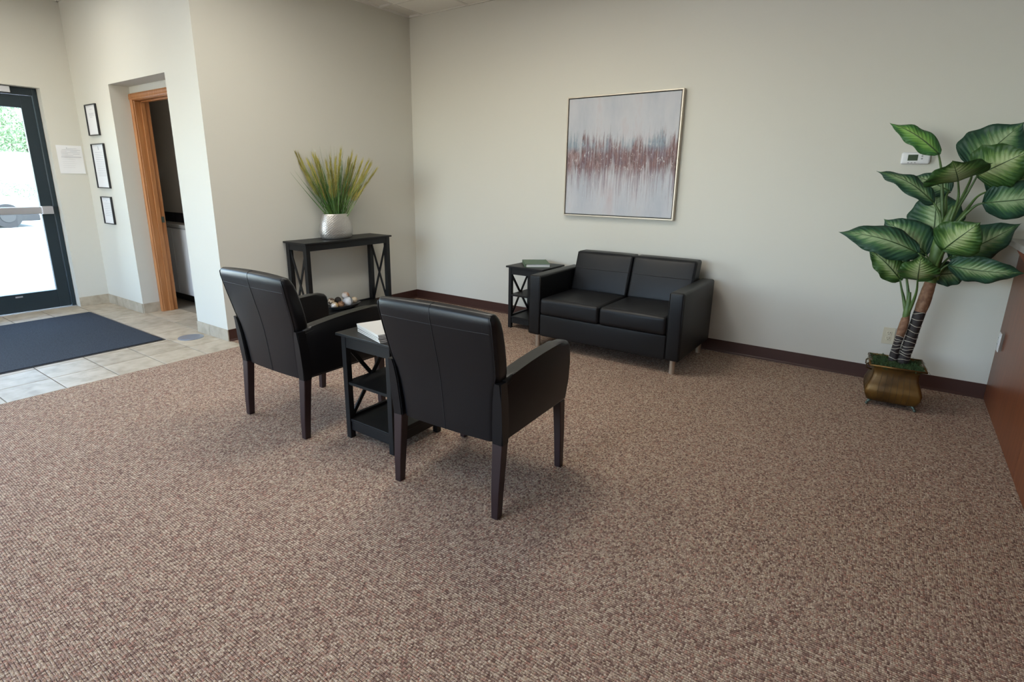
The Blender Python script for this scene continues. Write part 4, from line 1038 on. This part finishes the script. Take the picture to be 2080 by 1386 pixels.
# ---------------------------------------------------------------- reception counter at the right edge
t = thing('reception_counter', 'cherry wood reception counter with a grey laminate top at the right edge', 'counter', (5.24, -3.2, 0))
for k in range(5):
    bm = NB(); box(bm, 0, .02, 3.2-1.28*(k+1)+.001, 3.2-1.28*k-.001, .0, 1.028, .001); obj('front_panel', bm, cherry, t)
bm = NB(); box(bm, .02, .12, -3.2, 3.2, 0, 1.028); obj('frame', bm, cherry, t)
bm = NB(); box(bm, -.068, .36, -3.23, 3.198, 1.03, 1.068, .004, 2); obj('worktop', bm, grey_lam, t)
for y in (2.9, 1.3, -.3, -1.9):
    bm = NB(); profile = [(-.06, 1.03), (0, 1.03), (0, .93)]
    a = [bm.verts.new((x, y-.012, z)) for x, z in profile]; b = [bm.verts.new((x, y+.012, z)) for x, z in profile]
    bm.faces.new(a); bm.faces.new(b[::-1]); [bm.faces.new((a[k], a[(k+1)%3], b[(k+1)%3], b[k])) for k in range(3)]
    obj('bracket', bm, cherry, t)

# ---------------------------------------------------------------- outside, seen through the entry door
conc = mat('pavement', (.62, .61, .58), .9, bump=(6, .2, .01), var=(2, (.50, .49, .46), .35, .7))
bm = NB(); box(bm, -70, xo-.0, -30, 40, -.3, -.03); tag(struct('ground', bm, conc), 'bright concrete pavement and parking lot outside the door')
bm = NB(); box(bm, -26.2, -26.0, -6, 12, -.03, .55); struct('low_wall', bm, mat('pale_masonry', (.68, .67, .64), .9), label='pale low wall across the parking lot')
# car
t = thing('car', 'silver blue car parked across the lot, seen through the entry door', 'car', (-15.9, -1.55, -.03))
carp = mat('car_paint', (.33, .40, .47), .25, .6, coat=1); carg = mat('car_glass', (.02, .05, .08), .1)
sd_ = [(-2.3, .32), (-2.3, .62), (-2.15, .78), (-1.6, .84), (-1.05, 1.26), (.35, 1.30), (1.0, .90), (1.85, .78), (2.08, .62), (2.1, .30)]
bm = NB()
a = [bm.verts.new((.85, y, z)) for y, z in sd_]; b = [bm.verts.new((-.85, y, z)) for y, z in sd_]
bm.faces.new(a); bm.faces.new(b[::-1]); [bm.faces.new((a[k], a[(k+1)%len(a)], b[(k+1)%len(a)], b[k])) for k in range(len(a))]
bmesh.ops.bevel(bm, geom=bm.edges[:], offset=.05, segments=2, affect='EDGES'); obj('body', bm, carp, t, smooth=True, angle=40)
bm = NB()
q = [(-1.45, .86), (-1.0, 1.2), (.3, 1.22), (.85, .92)]
for x in (.852, -.858):
    a = [bm.verts.new((x, y, z)) for y, z in q]; b = [bm.verts.new((x+.006, y, z)) for y, z in q]
    bm.faces.new(a); bm.faces.new(b[::-1]); [bm.faces.new((a[k], a[(k+1)%4], b[(k+1)%4], b[k])) for k in range(4)]
obj('side_window', bm, carg, t)
bm = NB(); bar(bm, (0, .42, 1.28), (0, .97, .93), 1.4, .01, up=(0, .5, 1)); obj('windshield', bm, carg, t)
bm = NB(); box(bm, -.86, .862, -2.2, 2.05, .17, .34, .02); obj('sill', bm, rubber, t)
for y in (-1.4, 1.35):
    for x in (.78, -.78):
        bm = NB(); disc_prism(bm, (x, y, .32), .32, .2, 24, 'x'); w_ = obj('wheel', bm, rubber, t)
        bm = NB(); disc_prism(bm, (x+(.105 if x > 0 else -.105), y, .32), .17, .02, 18, 'x'); obj('hubcap', bm, darkslot, w_)
# hedge and trees
leafg = mat('tree_leaf', (.20, .31, .17), .6, var=(3, (.32, .42, .24), .35, .65)); barkt = mat('tree_bark', (.12, .09, .07), .9, bump=(8, .6, .02))
def cluster(bm, cs, n, size, rnd):
    for i in range(n):
        c, r = rnd.choice(cs); d = Vector((rnd.gauss(0, 1), rnd.gauss(0, 1), rnd.gauss(0, 1))).normalized()*(rnd.random()**.4)
        p = Vector(c) + Vector((d.x*r[0], d.y*r[1], d.z*r[2])); s = size*rnd.uniform(.6, 1.3)
        u = Vector((rnd.gauss(0, 1), rnd.gauss(0, 1), rnd.gauss(0, .7))).normalized(); v = u.orthogonal().normalized()
        vs = [bm.verts.new(p+u*s), bm.verts.new(p+v*s*.45), bm.verts.new(p-u*s), bm.verts.new(p-v*s*.45)]; bm.faces.new(vs)
rt = random.Random(9)
t = thing('hedge', 'pale green clipped hedge beyond the parked car', 'hedge', (-24.5, 3.0, -.03))
bm = NB(); cluster(bm, [((0, y, .75), (.5, .8, .62)) for y in (-6, -4.8, -3.6, -2.4, -1.2, 0, 1.2, 2.4)], 7000, .055, rt); tag(obj('foliage', bm, leafg, t), kind='stuff')
for k in range(4):
    bm = NB(); tube(bm, [(0, -5+2*k, 0), (0, -5+2*k, .7)], .04, 6); obj('stem', bm, barkt, t)
for i, (y, x, hh, lab) in enumerate(((5.6, -34.2, 7.5, 'large leafy tree behind the lot, right of the others through the door glass'), (1.2, -39.5, 8.5, 'tall leafy tree in the middle of the door glass'), (-4.0, -35.5, 7.0, 'leafy tree at the left edge of the door glass'))):
    t = thing('tree', lab, 'tree', (x, y, -.03), 0, 'trees beyond the parking lot')
    bm = NB(); tube(bm, [(0, 0, 0), (.1, .05, 1.6), (0, .1, hh*.6)], [.22, .17, .08], 10); tube(bm, [(.08, .05, 1.8), (.3, 1.2, 3.4)], [.1, .05], 7); tube(bm, [(.08, .05, 2.0), (-.2, -1.2, 3.8)], [.1, .05], 7); obj('trunk', bm, barkt, t)
    bm = NB(); cs = [((rt.uniform(-.8, .8), rt.uniform(-1.3, 1.3), hh*rt.uniform(.38, .85)), (1.1, 1.1, 1.0)) for _ in range(11)] + [((0, s*1.6, 2.9), (1.2, 1.2, .8)) for s in (-1, 0, 1)]
    cluster(bm, cs, 12000, .085, rt); tag(obj('foliage', bm, leafg, t), kind='stuff')
t = thing('building', 'low white building beyond the hedge', 'building', (-29.5, 2, -.03))
bm = NB(); box(bm, -1.2, 0, -7, 7, 0, 2.25); obj('wall', bm, mat('white_stucco', (.75, .75, .73), .9), t)
bm = NB(); box(bm, -1.3, .12, -7.1, 7.1, 2.25, 2.4, .02); obj('parapet', bm, MATS['pale_masonry'], t)
